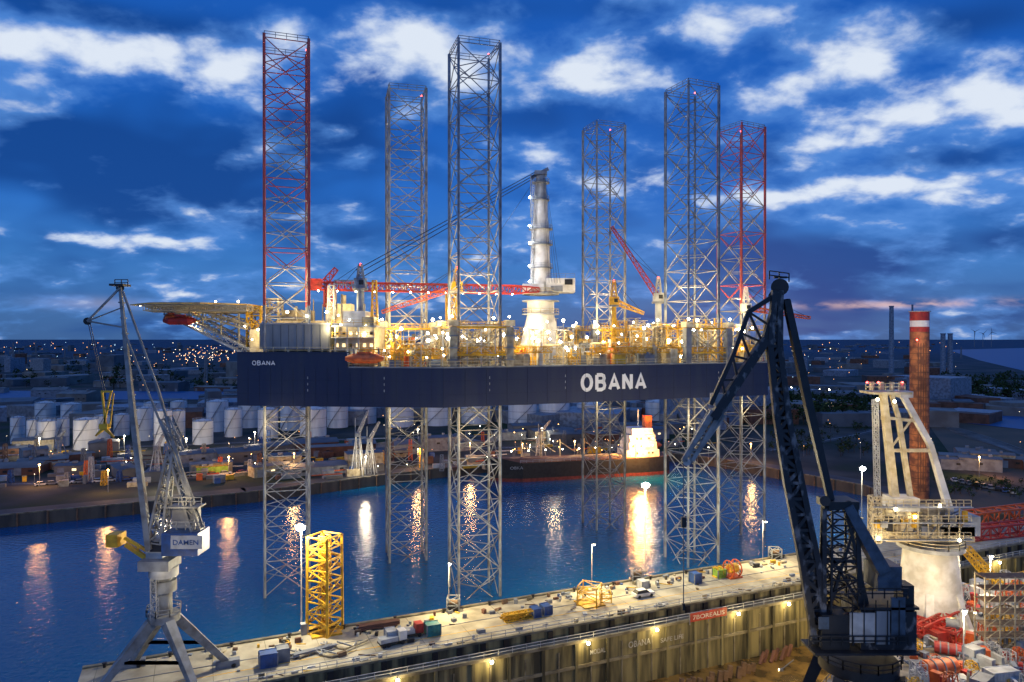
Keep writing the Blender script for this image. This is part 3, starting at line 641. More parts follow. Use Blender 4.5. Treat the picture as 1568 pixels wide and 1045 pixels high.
m.box(g(1356,601),(6.8,5,.4),'cream'); m.box(g(1378,603),(2.2,4.6,1.1),'white_paint'); m.rail([g(1326,598,-2.4),g(1386,598,-2.4)],'cream',1.2,1,.06)
for xx in (1335,1350,1366,1380): m.beam(g(xx,598,-1),g(xx,585,-1),.3,'cream')
for xx in (1328,1345,1382): m.ball(g(xx,586,-1.6),.22,'bulb_red',6)
for p in ((1344,612),(1370,615),(1372,780),(1346,825),(1470,828),(1402,792),(1440,775)): m.ball(g(*p,-4.5),.26,'bulb',6)
m.build('a_frame_mast',r)
lamp(g(1340,650,-7),1300,WARM,.4,r); lamp(g(1420,730,-9),1600,WARM,.4,r); lamp(g(1375,850,-10),1800,WARM,.4,r); lamp(g(1455,900,-11),2000,(1,.75,.4),.4,r)
# ------------------------------------------------------------------ yellow tower + lamp posts
b=Q(497,968); m=MB(); m.lattice(b,b+V((0,0,16.4)),4.2,4.0,9,.2,.1,'yellow',up=(.42,1,0))
for i in range(1,9,2):
    m.lattice(b+V((0,0,i*1.8)),b+V((0,0,i*1.8+.1)),4.1,4.1,1,.1,.08,'yellow',up=(.42,1,0))
m.lattice(b,b+V((0,0,16.4)),1.4,1.4,12,.09,.06,'yellow',up=(.42,1,0)); m.box(b+V((0,0,.15)),(5,5,.3),'yellow',ANG); m.build('yellow_lattice_tower',loc=b)
def post(px,py,h,pw,name='street_lamp',col=(1,.86,.56)):
    b=Q(px,py); m=MB(); m.box(b+V((0,0,.2)),(.8,.8,.4),'concrete'); m.beam(b,b+V((0,0,h)),.14,'lgrey',8,.09)
    for a in (-1,1): m.beam(b+V((0,0,h)),b+V((a*.6,-.2,h+.1)),.06,'lgrey'); m.box(b+V((a*.6,-.3,h+.25)),(.6,.5,.25),'lgrey'); m.ball(b+V((a*.45,-.45,h)),.40,'bulb_white',10)
    m.ball(b+V((0,-.5,h)),.62,'bulb_white',10)
    ob=m.build(name,loc=b); lamp_at(ob,(0,-1.4,h-.5),pw,col,.5); return ob
post(461,970,18,26000); post(988,876,18.6,26000); post(1320,795,14,9000)
m=MB(); b=Q(466,968); m.box(b+V((0.3,-1,.9)),(1.2,1,1.7),'grey_paint',ANG); m.box(b+V((0.3,-1,1.8)),(1.3,1.1,.1),'lgrey',ANG); m.build('electrical_cabinet')
for (s_,pw) in ((-6,11000),(24,11000),(68,11000)):  # extra lamps added to light the quay between the tall posts
    p=L(s_,15.0,5); m=MB(); m.beam(p,p+V((0,0,9)),.06,'grey_paint',6); m.beam(p+V((0,0,9)),p+V((.3,-1,9.2)),.05,'grey_paint'); m.box(p+V((.3,-1,9.2)),(.5,.7,.2),'grey_paint'); m.ball(p+V((.3,-1,9.0)),.11,'bulb',6); ob=m.build('quay_fill_lamp',loc=p)
    lamp_at(ob,(.3,-1.8,8.5),pw,(1,.78,.40))
# ------------------------------------------------------------------ quay objects
def container(px,py,ln,mt,name='shipping_container',rot=ANG,w=1.9,h=2.0,z=5):
    b=Q(px,py,z); m=MB(); m.box(b+V((0,0,h/2+.1)),(ln-.1,w-.1,h-.1),mt,rot)
    d=V((math.cos(rot),math.sin(rot),0)); nn=V((-d.y,d.x,0))
    for i in (-1,1):
        for j in (-1,1):
            m.box(b+d*(i*ln/2)+nn*(j*w/2)+V((0,0,h/2+.1)),(.16,.16,h),'grey_paint',rot)
            m.box(b+nn*(j*w/2)+V((0,0,.1 if i<0 else h+.05)),(ln,.14,.16),mt,rot)
    for i in range(int(ln/.5)):
        for j in (-1,1): m.box(b+d*(-ln/2+.25+i*.5)+nn*(j*(w/2-.03))+V((0,0,h/2+.1)),(.2,.08,h-.35),mt,rot)
    m.build(name,loc=b)
container(410,1020,2.6,'blue'); container(598,984,1.7,'lgrey'); container(662,972,2.4,'teal',h=1.8); container(836,940,1.7,'blue',h=1.5); container(820,944,1.6,'blue',h=1.5)
container(1065,893,1.8,'blue'); container(1102,884,2.2,'green',h=1.6); container(985,905,1.6,'lgrey'); container(432,1012,1.9,'grey_paint')
container(1500,915,2.6,'white_paint'); container(1515,930,2.6,'white_paint'); container(1500,905,2.6,'lgrey'); container(1492,1012,2.4,'lgrey'); container(1535,1048,4.6,'lgrey',rot=.2); container(1545,900,3,'white_paint'); container(1505,1060,3.6,'grey_paint',rot=.7)
def truck(px,py,mt,rot,name='truck',k=.75):
    b=Q(px,py); m=MB(); d=V((math.cos(rot),math.sin(rot),0)); nn=V((-d.y,d.x,0))
    m.box(b+V((0,0,.8*k)),(6*k,2.2*k,.3*k),'black',rot); m.box(b+d*2.2*k+V((0,0,1.9*k)),(1.7*k,2.2*k,2.0*k),mt,rot); m.box(b+d*2.9*k+V((0,0,2.2*k)),(.35*k,1.9*k,.8*k),'black',rot); m.box(b-d*.9*k+V((0,0,1.4*k)),(4*k,2.2*k,.9*k),'lgrey',rot)
    for x in (-2.1,-1.1,2.1):
        for s_ in (-1,1): m.beam(b+d*x*k+nn*(s_*1.15*k)+V((0,0,.5*k)),b+d*x*k+nn*(s_*.8*k)+V((0,0,.5*k)),.5*k,'black',12)
    m.build(name,loc=b)
truck(626,976,'red',ANG); truck(600,988,'white_paint',ANG+.1)
def car(b,rot,mt,name='parked_car'):
    m=MB(); d=V((math.cos(rot),math.sin(rot),0)); nn=V((-d.y,d.x,0)); b=V(b)
    m.box(b+V((0,0,.6)),(4.3,1.75,.6),mt,rot)
    vs_=[b+d*x+nn*y+V((0,0,z)) for x,y,z in ((-1.9,-.8,.9),(1.1,-.8,.9),(1.1,.8,.9),(-1.9,.8,.9),(-1.4,-.65,1.45),(.4,-.65,1.45),(.4,.65,1.45),(-1.4,.65,1.45))]
    m.add(vs_,[(0,1,5,4),(1,2,6,5),(2,3,7,6),(3,0,4,7)],'black'); m.add([v+V((0,0,.01)) for v in vs_[4:]],[(0,1,2,3)],mt)
    for x in (-1.35,1.35):
        for s_ in (-1,1): m.beam(b+d*x+nn*(s_*.9)+V((0,0,.33)),b+d*x+nn*(s_*.6)+V((0,0,.33)),.33,'black',10)
    m.build(name,loc=b)
car(Q(985,914),ANG,'white_paint')
for i in range(9): car(Q(1462+i*11,738+i*2.2,3.5),U(1,1.3),random.choice(('white_paint','grey_paint','blue','lgrey','black')))
for i in range(16): car(Q(60+i*22+U(-4,4),744-i*1.3,3.5),U(.3,.6),random.choice(('white_paint','grey_paint','blue','lgrey','red')))
def bundle(px,py,ln,n_,mt,name,rot=ANG,rr=.2,nj=3):
    b=Q(px,py); d=V((math.cos(rot),math.sin(rot),0)); nn=V((-d.y,d.x,0)); m=MB()
    for i in range(n_):
        for j in range(nj): c=b+nn*(i*rr*2.1)+V((0,0,.35+j*rr*1.9)); sh=U(-.4,.4); m.beam(c-d*(ln/2+sh),c+d*(ln/2-sh),rr,mt if R()<.7 else 'lgrey',8)
    for k in (-.4,.4): m.box(b+d*ln*k+nn*(n_*rr)+V((0,0,.08)),(.3,n_*rr*2.4,.14),'wood',rot)
    m.build(name,loc=b)
bundle(580,965,7,4,'brick','pipe_rack',rr=.16); bundle(480,1003,7,3,'grey_paint','steel_beams',ANG+.2,.15,2); bundle(790,950,5,4,'yellow','pipe_rack',rr=.14)
for px,py in ((450,1006),(520,994),(500,1006)):
    b=Q(px,py); m=MB()
    pr=b+V((-4,-1,.3))
    for k in range(1,9):
        q=b+V((-4+k,-1+1.2*math.sin(k*.9)+k*.3,.3+.12*math.sin(k))); m.beam(pr,q,.2,'beige',6); pr=q
    for k in range(4): m.beam(b+V((U(-3,3),0,.3)),b+V((U(-3,3),1,.7)),.1,'grey_paint')
    m.build('mooring_hose',loc=b)
b=Q(903,925); m=MB(); m.lattice(b,b+V((0,0,3.6)),3.8,3.6,3,.1,.06,'yellow',up=(.42,1,0)); m.box(b+V((0,0,.1)),(4.4,4.4,.2),'yellow',ANG); m.lattice(b+V((3,0,.5)),b+V((3,0,2.2)),2,2,2,.08,.05,'yellow'); m.build('access_cage',loc=b)
b=Q(790,950); m=MB(); m.lattice(b+V((-2,-1,.7)),b+V((3,1.2,.7)),1.2,1.2,5,.08,.05,'yellow'); m.build('gangway',loc=b)
for px,py,mt_,k in ((1122,884,'orange',1.0),(1100,884,'yellow',.6),(1540,960,'wood',1)):
    b=Q(px,py); m=MB(); ax=V((math.cos(ANG),math.sin(ANG),0)); rr=1.7*k
    for s_ in (-1,1):
        c=b+ax*s_*k+V((0,0,rr+.1))
        for i in range(16):
            a0=i*math.pi/8; a1=a0+math.pi/8; nn=V((-ax.y,ax.x,0)); f=lambda a:c+nn*(rr*math.cos(a))+V((0,0,rr*math.sin(a)))
            m.beam(f(a0),f(a1),.1,mt_)
            if i%2==0: m.beam(c,f(a0),.06,mt_)
    m.beam(b-ax*k+V((0,0,rr+.1)),b+ax*k+V((0,0,rr+.1)),rr*.55,'yellow',16); m.box(b+V((0,0,.15)),(3.2*k,2.6*k,.3),mt_,ANG); m.build('cable_reel',loc=b)
m=MB()
for i in range(260):
    s_=U(-52,110); t_=random.choice((U(11,15),U(11,15),U(1.0,2.5),U(2.5,15))); h=U(.2,.8); p=L(s_,t_,5.01+h/2)
    if R()<.6: m.box(p,(U(.3,1.4),U(.3,.8),h),random.choice(('grey_paint','beige','yellow','grey_paint','ledge','lgrey','wood','black','steel_blue','brick')),ANG+random.choice((0,.3,1.2)))
    elif R()<.5: m.beam(p,p+V((U(-3,3),U(-1,1),0)),.1,random.choice(('lgrey','wood','grey_paint','yellow')),6)
    else: m.beam(p-V((0,0,h/2)),p+V((0,0,h/2)),U(.15,.4),random.choice(('lgrey','blue','grey_paint','grey_paint')),10)
m.build('quay_equipment')
for s_ in (-5,35,72):
    b=L(s_,15.4,5); m=MB(); m.lattice(b,b+V((0,0,2.4)),2.2,2.2,2,.1,.06,'grey_paint'); m.box(b+V((0,0,.6)),(1.8,1.6,1.2),'black',ANG); m.beam(b+V((-.8,0,1.5)),b+V((.8,0,1.5)),.5,'wood',12); m.build('mooring_winch',loc=b)
# ------------------------------------------------------------------ right yard
Y0=127
m=MB(); m.lattice(Q(1470,812),Q(1640,790),4,4,11,.22,.12,'orange')
m.v=[(x,y,z+2.2) for x,y,z in m.v]; m.lattice(Q(1480,828)+V((0,0,1.6)),Q(1650,810)+V((0,0,1.6)),3,3,12,.2,.1,'red'); m.build('crane_boom_section')
m=MB(); m.lattice(Q(1462,868)+V((0,-4,5)),Q(1530,905)+V((0,0,1)),1.5,1.5,9,.12,.07,'yellow'); m.build('yellow_gangway')
b=Q(1548,1000); m=MB()
for i in range(5):
    for j in range(2):
        q=b+V((-4+i*2.4,j*2.5,0)); m.beam(q,q+V((0,0,12)),.08,'beige')
for k in range(7):
    for j in range(2):
        m.beam(b+V((-4.2,j*2.5,k*1.9+.4)),b+V((5.8,j*2.5,k*1.9+.4)),.06,'beige')
    m.box(b+V((.8,1.25,k*1.9+.45)),(9.8,2.2,.08),'wood')
    if k<6:
        for i in range(4): m.beam(b+V((-4+i*2.4,0,k*1.9)),b+V((-4+(i+1)*2.4,0,k*1.9+1.9)),.05,'beige')
m.build('scaffolding',loc=b)
m=MB()
for px,py,l_,rr,mt_,ro in ((1440,1035,5,1.2,'orange',.2),(1452,1003,3.6,.9,'red',-.5),(1425,975,5,.6,'red',.4),(1400,1010,3,.6,'orange',1.1)):
    c=Q(px,py)+V((0,0,rr)); d=V((math.cos(ro),math.sin(ro),0)); m.beam(c-d*l_/2,c+d*l_/2,rr,mt_,16); m.beam(c+d*l_/2,c+d*(l_/2+.6),rr,mt_,16,rr*.4)
    for k in (-.3,0,.3): m.beam(c+d*l_*k,c+d*(l_*k+.2),rr*1.08,'grey_paint',16)
m.build('buoy_cylinders')
m=MB(); m.lattice(Q(1390,965)+V((0,0,1)),Q(1470,990)+V((0,0,1)),2.6,2.6,7,.2,.1,'red'); m.lattice(Q(1410,985)+V((0,0,2)),Q(1480,960)+V((0,0,3)),1.4,1.4,7,.16,.09,'red'); m.box(Q(1440,985)+V((0,0,1.2)),(3.4,2.4,1.8),'red',.3); m.beam(Q(1450,980)+V((0,0,2.8)),Q(1470,984)+V((0,0,2.8)),.8,'grey_paint',14); m.build('red_winch_frame')
m=MB(); k=0
while k<360:
    px=U(1385,1620); py=U(892,1090); q=Q(px,py)
    if not inpoly(q.x,q.y,YARD) or (q-Q(1425,945)).length<9: k+=1; continue
    k+=1; h=U(.3,1.8); c=random.choice(('lgrey','white_paint','beige','orange','red','grey_paint','wood','grey_paint','beige','steel_blue','lgrey'))
    if R()<.55: m.box(q+V((0,0,h/2)),(U(.4,2.4),U(.4,1.4),h),c,U(0,3))
    elif R()<.5: m.beam(q+V((0,0,.3)),q+V((U(-3,3),U(-3,3),U(.3,2))),U(.08,.25),c,6)
    else: m.lattice(q,q+V((0,0,h*2)),U(.8,1.8),U(.8,1.8),2,.07,.04,random.choice(('yellow','lgrey','orange')))
m.build('yard_equipment')
for p,w in (((100,120,16),5500),((90,135,14),4500),((112,140,15),6000),((68,108,14),3000)):
    m=MB(); b=V((p[0],p[1],5)); m.beam(b,V(p),.09,'lgrey',8); m.box(V(p),(.9,.6,.3),'lgrey'); m.ball(V(p)-V((0,.2,.3)),.28,'bulb',6); ob=m.build('yard_lamp',loc=b); lamp_at(ob,(0,-.8,p[2]-6),w,(1,.8,.48))
# ------------------------------------------------------------------ far ship
r=root('moored_tanker',(28,285,0)); a=V((-8,277,0)); b=V((63,296,0)); d=(b-a).normalized(); nn=V((-d.y,d.x,0)); ln=(b-a).length
prof=[(0,.2),(4,3.5),(11,6),(ln-10,6),(ln-2,5),(ln,4)]
def ring(z,fl): return [a+d*(x-(fl if x<5 else 0)*(1 if x==0 else .5))-nn*w+V((0,0,z)) for x,w in prof]+[a+d*x+nn*w+V((0,0,z)) for x,w in prof[::-1]]
m=MB(); r0,r1,r2=ring(-.5,0),ring(1.3,.6),ring(7.2,3.0)
for i,q in enumerate(r2):
    if i in (0,1,10,11): q.z+=1.8
k=len(r0)
m.add(r0+r1,[(i,(i+1)%k,k+(i+1)%k,k+i) for i in range(k)],'ship_red'); m.add(r1+r2,[(i,(i+1)%k,k+(i+1)%k,k+i) for i in range(k)],'ship_black'); m.add(r2,[tuple(range(k))],'brick')
m.build('hull',r); m=MB()
rot=math.atan2(d.y,d.x); c=a+d*(ln-12)
for i,(w,h) in enumerate(((14,3),(12,3),(11,3),(9,2.6))): m.box(c+V((0,0,8.7+i*2.9)),(w,10-i*.6,h-.15),'white_paint',rot); m.rail([c-d*w/2-nn*5+V((0,0,7.3+i*2.9)),c+d*w/2-nn*5+V((0,0,7.3+i*2.9))],'white_paint',1.1,2,.06)
for i in range(3):
    for j in range(6): m.box(c-nn*5.05+d*(-4.4+j*1.7)+V((0,0,8.9+i*2.9)),(.7,.1,.8),'black' if R()<.5 else 'window',rot)
m.box(c+d*4+V((0,0,21)),(3,3,5),'orange',rot); m.beam(c+V((0,0,19)),c+V((0,0,26)),.2,'lgrey'); boat(m,c+d*8+V((0,0,11)),5,1,'orange',rot)
for x in (12,20,28,38): m.beam(a+d*x+V((0,0,7)),a+d*x+V((0,0,15 if x!=20 else 20)),.25,'beige',8); m.beam(a+d*x+V((0,0,14)),a+d*(x+6)+V((0,0,10)),.15,'beige')
for j in range(-2,3): m.beam(a+d*12+nn*j+V((0,0,8)),a+d*(ln-20)+nn*j+V((0,0,8)),.2,'beige',6)
m.rail([a+d*10-nn*5.8+V((0,0,7.2)),a+d*(ln-18)-nn*5.8+V((0,0,7.2))],'lgrey',1.1,2.5,.06)
for x in range(8,60,7): m.ball(a+d*x+V((0,0,11)),.25,'bulb',6)
# overside amber flood that lights the water beside the ship
sp_=a+d*(ln-15.5)-nn*5.8; m.beam(sp_+V((0,0,7)),sp_+V((0,0,13)),.15,'lgrey',8); m.beam(sp_+V((0,0,13)),sp_-nn*2.5+V((0,0,13.3)),.1,'lgrey'); m.ball(sp_-nn*2.6+V((0,0,13)),.8,'bulb_amber')
m.build('superstructure',r); text('OBKA',a+d*6-nn*5.9+V((0,0,5)),a+d*11-nn*6.4+V((0,0,5)),1.1,'lgrey',r,'bow_name',.01)
lamp(sp_-nn*4+V((0,0,13)),60000,(1,.42,.09),1.3,r); lamp(a+d*25-nn*2+V((0,0,15)),2500,(1,.75,.4),.5,r); lamp(c-nn*12+V((0,0,20)),5000,(1,.85,.6),.5,r)
# ------------------------------------------------------------------ storage tanks
def tank(px,py,rp,hp,mt='tank'):
    b=Q(px,py,3.5); s_=F/b.y; r_=rp/s_; h=hp/s_; m=MB(); b=b+V((0,r_,0))
    m.beam(b,b+V((0,0,h)),r_,mt,36); m.beam(b+V((0,0,h)),b+V((0,0,h+r_*.18)),r_,mt,36,r_*.15)
    for z in (h*.33,h*.66,h-.1): m.beam(b+V((0,0,z)),b+V((0,0,z+.15)),r_+.1,'grey_paint',36)
    m.rail([b+V((r_*math.cos(t*.524),r_*math.sin(t*.524),h)) for t in range(13)],'lgrey',1.1,4,.06)
    for t in range(10): a0=-2.4+t*.16; m.beam(b+V(((r_+.4)*math.cos(a0),(r_+.4)*math.sin(a0),h*t/10)),b+V(((r_+.4)*math.cos(a0+.16),(r_+.4)*math.sin(a0+.16),h*(t+1)/10)),.15,'grey_paint')
    m.build('storage_tank',loc=b)
for t in ((44,688,8,44),(63,690,13,44),(90,684,9,42),(121,690,17,46),(20,680,10,40),(150,674,11,36),(180,668,11,32),(215,676,12,50),(243,684,13,54),(268,680,10,50),(304,682,15,36),(228,654,14,36),(268,648,12,32),(100,648,14,28),(60,646,14,28),(326,662,16,46),(352,670,13,42),(376,656,16,40),(405,672,15,44),(440,660,15,38),(474,670,20,42),(513,656,16,38),(552,650,20,34),(608,655,22,36),(668,653,22,34),(728,650,24,34),(800,654,22,34),(850,652,24,34),(905,648,20,28),(1010,645,18,28)): tank(*t)
# ------------------------------------------------------------------ warehouses
def warehouse(px,py,w,d_,h,rot,mt,rm='roof',name='warehouse',lit=.5):
    b=Q(px,py,3.5); m=MB(); d=V((math.cos(rot),math.sin(rot),0)); nn=V((-d.y,d.x,0)); b=b+nn*d_/2
    m.box(b+V((0,0,h/2)),(w,d_,h),mt,rot)
    e=.3; rise=d_*random.choice((.03,.05,.1)); c=[b+d*(x*(w/2+e))+nn*(y*(d_/2+e)) for x,y in ((-1,-1),(1,-1),(1,1),(-1,1))]; rg=[b-d*(w/2+e),b+d*(w/2+e)]
    z0=V((0,0,h+.05)); z1=V((0,0,h+.05+rise)); m.add([c[0]+z0,c[1]+z0,c[2]+z0,c[3]+z0,rg[0]+z1,rg[1]+z1],[(0,1,5,4),(2,3,4,5),(1,2,5),(3,0,4)],rm)
    for i in range(random.randint(1,3)): m.box(b+d*U(-w*.35,w*.35)+nn*U(-d_*.25,d_*.25)+V((0,0,h+rise+.3)),(U(.8,2),U(.8,1.6),U(.6,1.3)),'grey_paint',rot)
    k=int(w/4)
    for i in range(k):
        q=b+d*(-w/2+(i+.5)*w/k)-nn*(d_/2+.06)
        if i%3==0: m.box(q+V((0,0,1.5)),(2.4,.12,2.8),'grey_paint',rot)
        elif R()<.6: m.box(q+V((0,0,h*.6)),(1.4,.12,.8),'window' if R()<lit else 'black',rot)
    m.build(name,loc=b)
W=('beige','grey_paint','roof2','brick','grey_paint','roof')
for i in range(26):
    px=U(-60,760); py=U(696,738)-max(0,(px-300))*.055
    warehouse(px,py,U(7,24),U(6,14),U(2.6,6),U(.2,.8)+random.choice((0,0,1.5)),random.choice(W),random.choice(('roof','roof2','roof')),lit=.2)
warehouse(325,728,11,4,3.2,.45,'green','yellow',lit=0); warehouse(50,692,16,10,5,.45,'beige',lit=.2); warehouse(560,718,14,8,6,.4,'beige',lit=.2)
for i in range(16): warehouse(U(1180,1560),U(600,640),U(12,30),U(8,16),U(4,8),U(-.2,.4),random.choice(W),lit=.2)
for i in range(7): warehouse(U(1450,1600),U(700,730),U(8,16),U(6,10),U(3,5),U(-.6,-.2),random.choice(W),'roof2',lit=.2)
for i in range(10): warehouse(U(780,1060),U(664,690),U(12,26),U(8,14),U(4,8),U(.1,.4),random.choice(W),lit=.3)
warehouse(1470,592,30,14,12,.1,'grey_paint',lit=.9)
for i in range(45):
    warehouse(U(-80,760),U(560,640),U(14,45),U(10,22),U(4,9),U(-.3,.6),random.choice(W),random.choice(('roof','roof2')),lit=.1)
m=MB()
for i in range(300):
    px=U(-60,1060); py=U(690,748)-max(0,(px-300))*.06; q=Q(px,py,3.5); c=random.choice(('lgrey','orange','beige','grey_paint','brick','yellow','blue','roof2'))
    if px>760 and py>700: continue
    if R()<.6: h=U(.8,3); m.box(q+V((0,0,h/2)),(U(1,7),U(1,2.6),h),c,U(.2,.7))
    elif R()<.5: h=U(3,9); m.lattice(q,q+V((0,0,h)),1.5,1,4,.12,.07,c)
    else: m.beam(q+V((0,0,2)),q+V((U(6,16),U(2,6),2)),.25,c,6)
m.build('terminal_equipment')
for px,py,h in ((548,728,24),(566,726,20),(828,700,16),(240,735,18),(90,700,12)):
    b=Q(px,py,3.5); m=MB()
    for sx in (-1,1):
        for sy in (-1,1): m.beam(b+V((sx*2.2,sy*2.2,0)),b+V((sx*.7,sy*.7,h*.6)),.13,'lgrey')
    m.box(b+V((0,0,h*.6+.8)),(1.9,2.0,1.4),'grey_paint'); m.lattice(b+V((0,0,h*.6+1)),b+V((4,-2,h)),1.0,.5,7,.09,.05,'lgrey'); m.beam(b+V((-1,0,h*.5+2)),b+V((-1,0,h*.9)),.12,'lgrey'); m.beam(b+V((-1,0,h*.9)),b+V((4,-2,h)),.06,'cable'); m.lattice(b,b+V((0,0,h*.6)),1.2,1.0,6,.06,.04,'lgrey'); m.build('quay_crane',loc=b)
b=P(1408,760,232); b.z=3.5; m=MB(); tp=P(1408,478,232); d_=2.85
z=tp.z-9.6; m.beam(b,V((b.x,b.y,z)),d_,'chimney',20)
for k,hh in enumerate((3.2,1.6,2.0,1.4,1.4)): m.beam((b.x,b.y,z),(b.x,b.y,z+hh),d_,('chimney','red','name_white','red','red')[k],20); z+=hh
m.beam((b.x,b.y,z),(b.x,b.y,z+.3),d_+.4,'lgrey',20)
for k in range(24):
    zz=6+k*2.0; m.beam((b.x,b.y,zz),(b.x,b.y,zz+.14),d_+.15,'brick',20)
for t in range(4): m.beam((b.x-2+t*.8,b.y-d_-.1,6),(b.x-2+t*.8,b.y-d_-.1,tp.z-10),.08,'brick')
m.ball((b.x-2.5,b.y-3,z-9),.3,'bulb_red',6)
m.build('chimney',loc=b); lamp((b.x-5,b.y-12,20),3500,(1,.6,.25),.5); lamp((b.x-5,b.y-12,52),3000,(1,.75,.5),.5)  # unseen lamps added to brighten the chimney and its bands
m=MB()
for px,w,yt,yb in ((1365,3.2,470,555),(1397,1.4,468,560),(1444,3.4,512,560),(1455,3.4,512,560)):
    q=P(px,yt,900); m.beam((q.x,q.y,3.5),q,w,'steel_blue',14,w*.8); m.beam(q,q+V((0,0,1.2)),w*.95,'steel_blue',14)
m.build('power_station_stacks')
def turbine(px,py,Y):
    q=P(px,py,Y); m=MB(); m.beam((q.x,q.y,3.5),q,1.8,'grey_paint',8,1.0); m.box(q,(3,7,3),'grey_paint')
    ph=U(0,2)
    for k in range(3): a=ph+k*2.094; m.beam(q+V((0,-6,0)),q+V((math.cos(a)*30,-6,math.sin(a)*30)),1.3,'grey_paint',4,.4)
    m.build('wind_turbine',loc=V((q.x,q.y,3.5)))
for px,py in ((1492,508),(1505,511),(1518,509)): turbine(px,py,4200)
m=MB()
for i in range(26):
    px=U(-50,1600); Y=U(700,2200); h=U(20,45); q=P(px,520,Y)
    m.lattice((q.x,Y,3.5),(q.x,Y,3.5+h),3,1.2,6,.35,.2,'grey_paint')
m.build('distant_masts')
m=MB()
for i in range(900):
    Y=420*math.exp(R()*2.6); px=U(-250,1820); x=(px-784)/F*Y
    if -2500<x<-230 and 535<Y<775: continue
    if px>1430 and Y>780: continue
    m.box((x,Y,3.5+3),(U(8,50),U(8,40),U(5,14) if R()<.93 else U(20,46)),random.choice(('roof','roof2','grey_paint','steel_blue','roof','brick')),U(0,3))
m.build('distant_buildings')
m=MB()
def tree(m,x,y,h):
    m.beam((x,y,3.5),(x,y,3.5+h*.5),h*.03,'bark',5,h*.012)
    for k in range(3): a=U(0,6.3); m.beam((x,y,3.5+h*.35),(x+math.cos(a)*h*.2,y+math.sin(a)*h*.2,3.5+h*.65),h*.015,'bark',4,h*.006)
    cl=[V((U(-.25,.25)*h,U(-.25,.25)*h,3.5+h*U(.4,.85))) for _ in range(6)]
    for k in range(48):
        c=random.choice(cl)+V((random.gauss(0,.09),random.gauss(0,.09),random.gauss(0,.08)))*h+V((x,y,0)); s_=h*U(.03,.07)
        u=V((U(-1,1),U(-1,1),U(-1,1))).normalized()*s_; w=u.cross(V((U(-1,1),U(-1,1),U(-1,1)))).normalized()*s_
        m.add([c-u-w,c+u-w*.6,c+u*.8+w,c-u*.7+w],[(0,1,2,3)],'foliage')
for i in range(200): q=Q(U(1175,1345),U(616,652),3.5); tree(m,q.x,q.y,U(8,14))
for i in range(150): q=Q(U(1440,1640),U(585,622),3.5); tree(m,q.x,q.y,U(9,16))
for i in range(50): q=Q(U(1430,1600),U(740,765),3.5); tree(m,q.x,q.y,U(2,4))
for i in range(230): q=Q(U(-60,760),U(562,600),3.5); tree(m,q.x,q.y,U(8,15))
for i in range(60): q=Q(U(1180,1330),U(655,700),3.5); tree(m,q.x,q.y,U(3,6))
m.build('distant_trees')
m=MB()
def flight(px,py,z,mt,k=1.0):
    Y=(CAMH-z)*F/(py-518.0); q=V(((px-784)/F*Y,Y,z))
    r_=max(.13,Y*.00046*k); m.ball(q,r_,mt,6)
    if Y<420: m.beam((q.x,q.y,3.5),q,.05,'grey_paint')
for i in range(400):
    py=524+abs(random.gauss(0,1))*24; px=U(-100,1640)
    if py>640 or (px>1470 and py<580): continue
    flight(px,py,U(8,14),random.choice(('far_amber','far_amber','far_white','far_amber','far_blue')),U(.4,1.1))
for i in range(110): flight(random.gauss(312,32),random.gauss(545,7),U(5,30),random.choice(('far_amber','far_white')),.9)
for i in range(150):
    px=U(-40,780); py=U(640,728)-max(0,(px-300))*.05; flight(px,py,U(4,8),random.choice(('far_amber','bulb_amber','far_amber','bulb','far_white')),U(.5,1.2))
for i in range(60): flight(U(780,1100),U(650,690),U(6,12),random.choice(('far_amber','bulb_amber','bulb')),U(.5,1.2))
for i in range(36): flight(U(1180,1600),U(575,690),U(6,11),random.choice(('far_amber','far_white')),U(.5,1.1))
for px,py in ((1270,597),(1212,594),(1255,597)): flight(px,py,10,'bulb',2.2)
m.build('distant_lights')
for px,py,w,c in ((60,712,4500,0),(165,720,3500,0),(255,718,5000,1),(350,700,5000,0),(450,695,5000,0),(560,700,6000,1),(640,688,5000,0),(720,678,6000,0),(800,680,5000,0),(880,676,5000,0),(60,672,8000,1),(190,668,7000,1),(285,672,8000,1),(390,662,7000,1),(640,658,6000,1),(830,656,6000,1),(1150,680,5000,0),(1262,620,8000,1),(1500,700,5000,0)):
    q=Q(px,py,11); mm=MB(); mm.beam((q.x,q.y,3.5),q,.1,'grey_paint',6); mm.ball(q,.32,'bulb_amber' if not c else 'bulb',8); ob=mm.build('street_lamp',loc=V((q.x,q.y,3.5)))
    lamp_at(ob,(0,-1,6.9),w,(1,.5,.16) if not c else (1,.82,.55),.7)
# ------------------------------------------------------------------ world
sc=bpy.context.scene
w=bpy.data.worlds.new("World"); sc.world=w; w.use_nodes=True; T=w.node_tree; N=T.nodes; K=T.links
for x in list(N): N.remove(x)
def mth(op,a,b=None,c=None,clamp=False):
    n=N.new('ShaderNodeMath'); n.operation=op; n.use_clamp=clamp
    for i,v in enumerate((a,b,c)):
        if v is None: continue
        if isinstance(v,(int,float)): n.inputs[i].default_value=v
        else: K.new(v,n.inputs[i])
    return n.outputs[0]
def mix(f,a,b):
    n=N.new('ShaderNodeMix'); n.data_type='RGBA'; n.clamp_factor=True
    for i,v in ((0,f),(6,a),(7,b)):
        if isinstance(v,tuple): n.inputs[i].default_value=(*v,1)
        elif isinstance(v,(int,float)): n.inputs[i].default_value=v
        else: K.new(v,n.inputs[i])
    return n.outputs[2]
def ss(v,a,b):
    n=N.new('ShaderNodeMapRange'); n.interpolation_type='SMOOTHSTEP'; K.new(v,n.inputs[0]); n.inputs[1].default_value=a; n.inputs[2].default_value=b; return n.outputs[0]
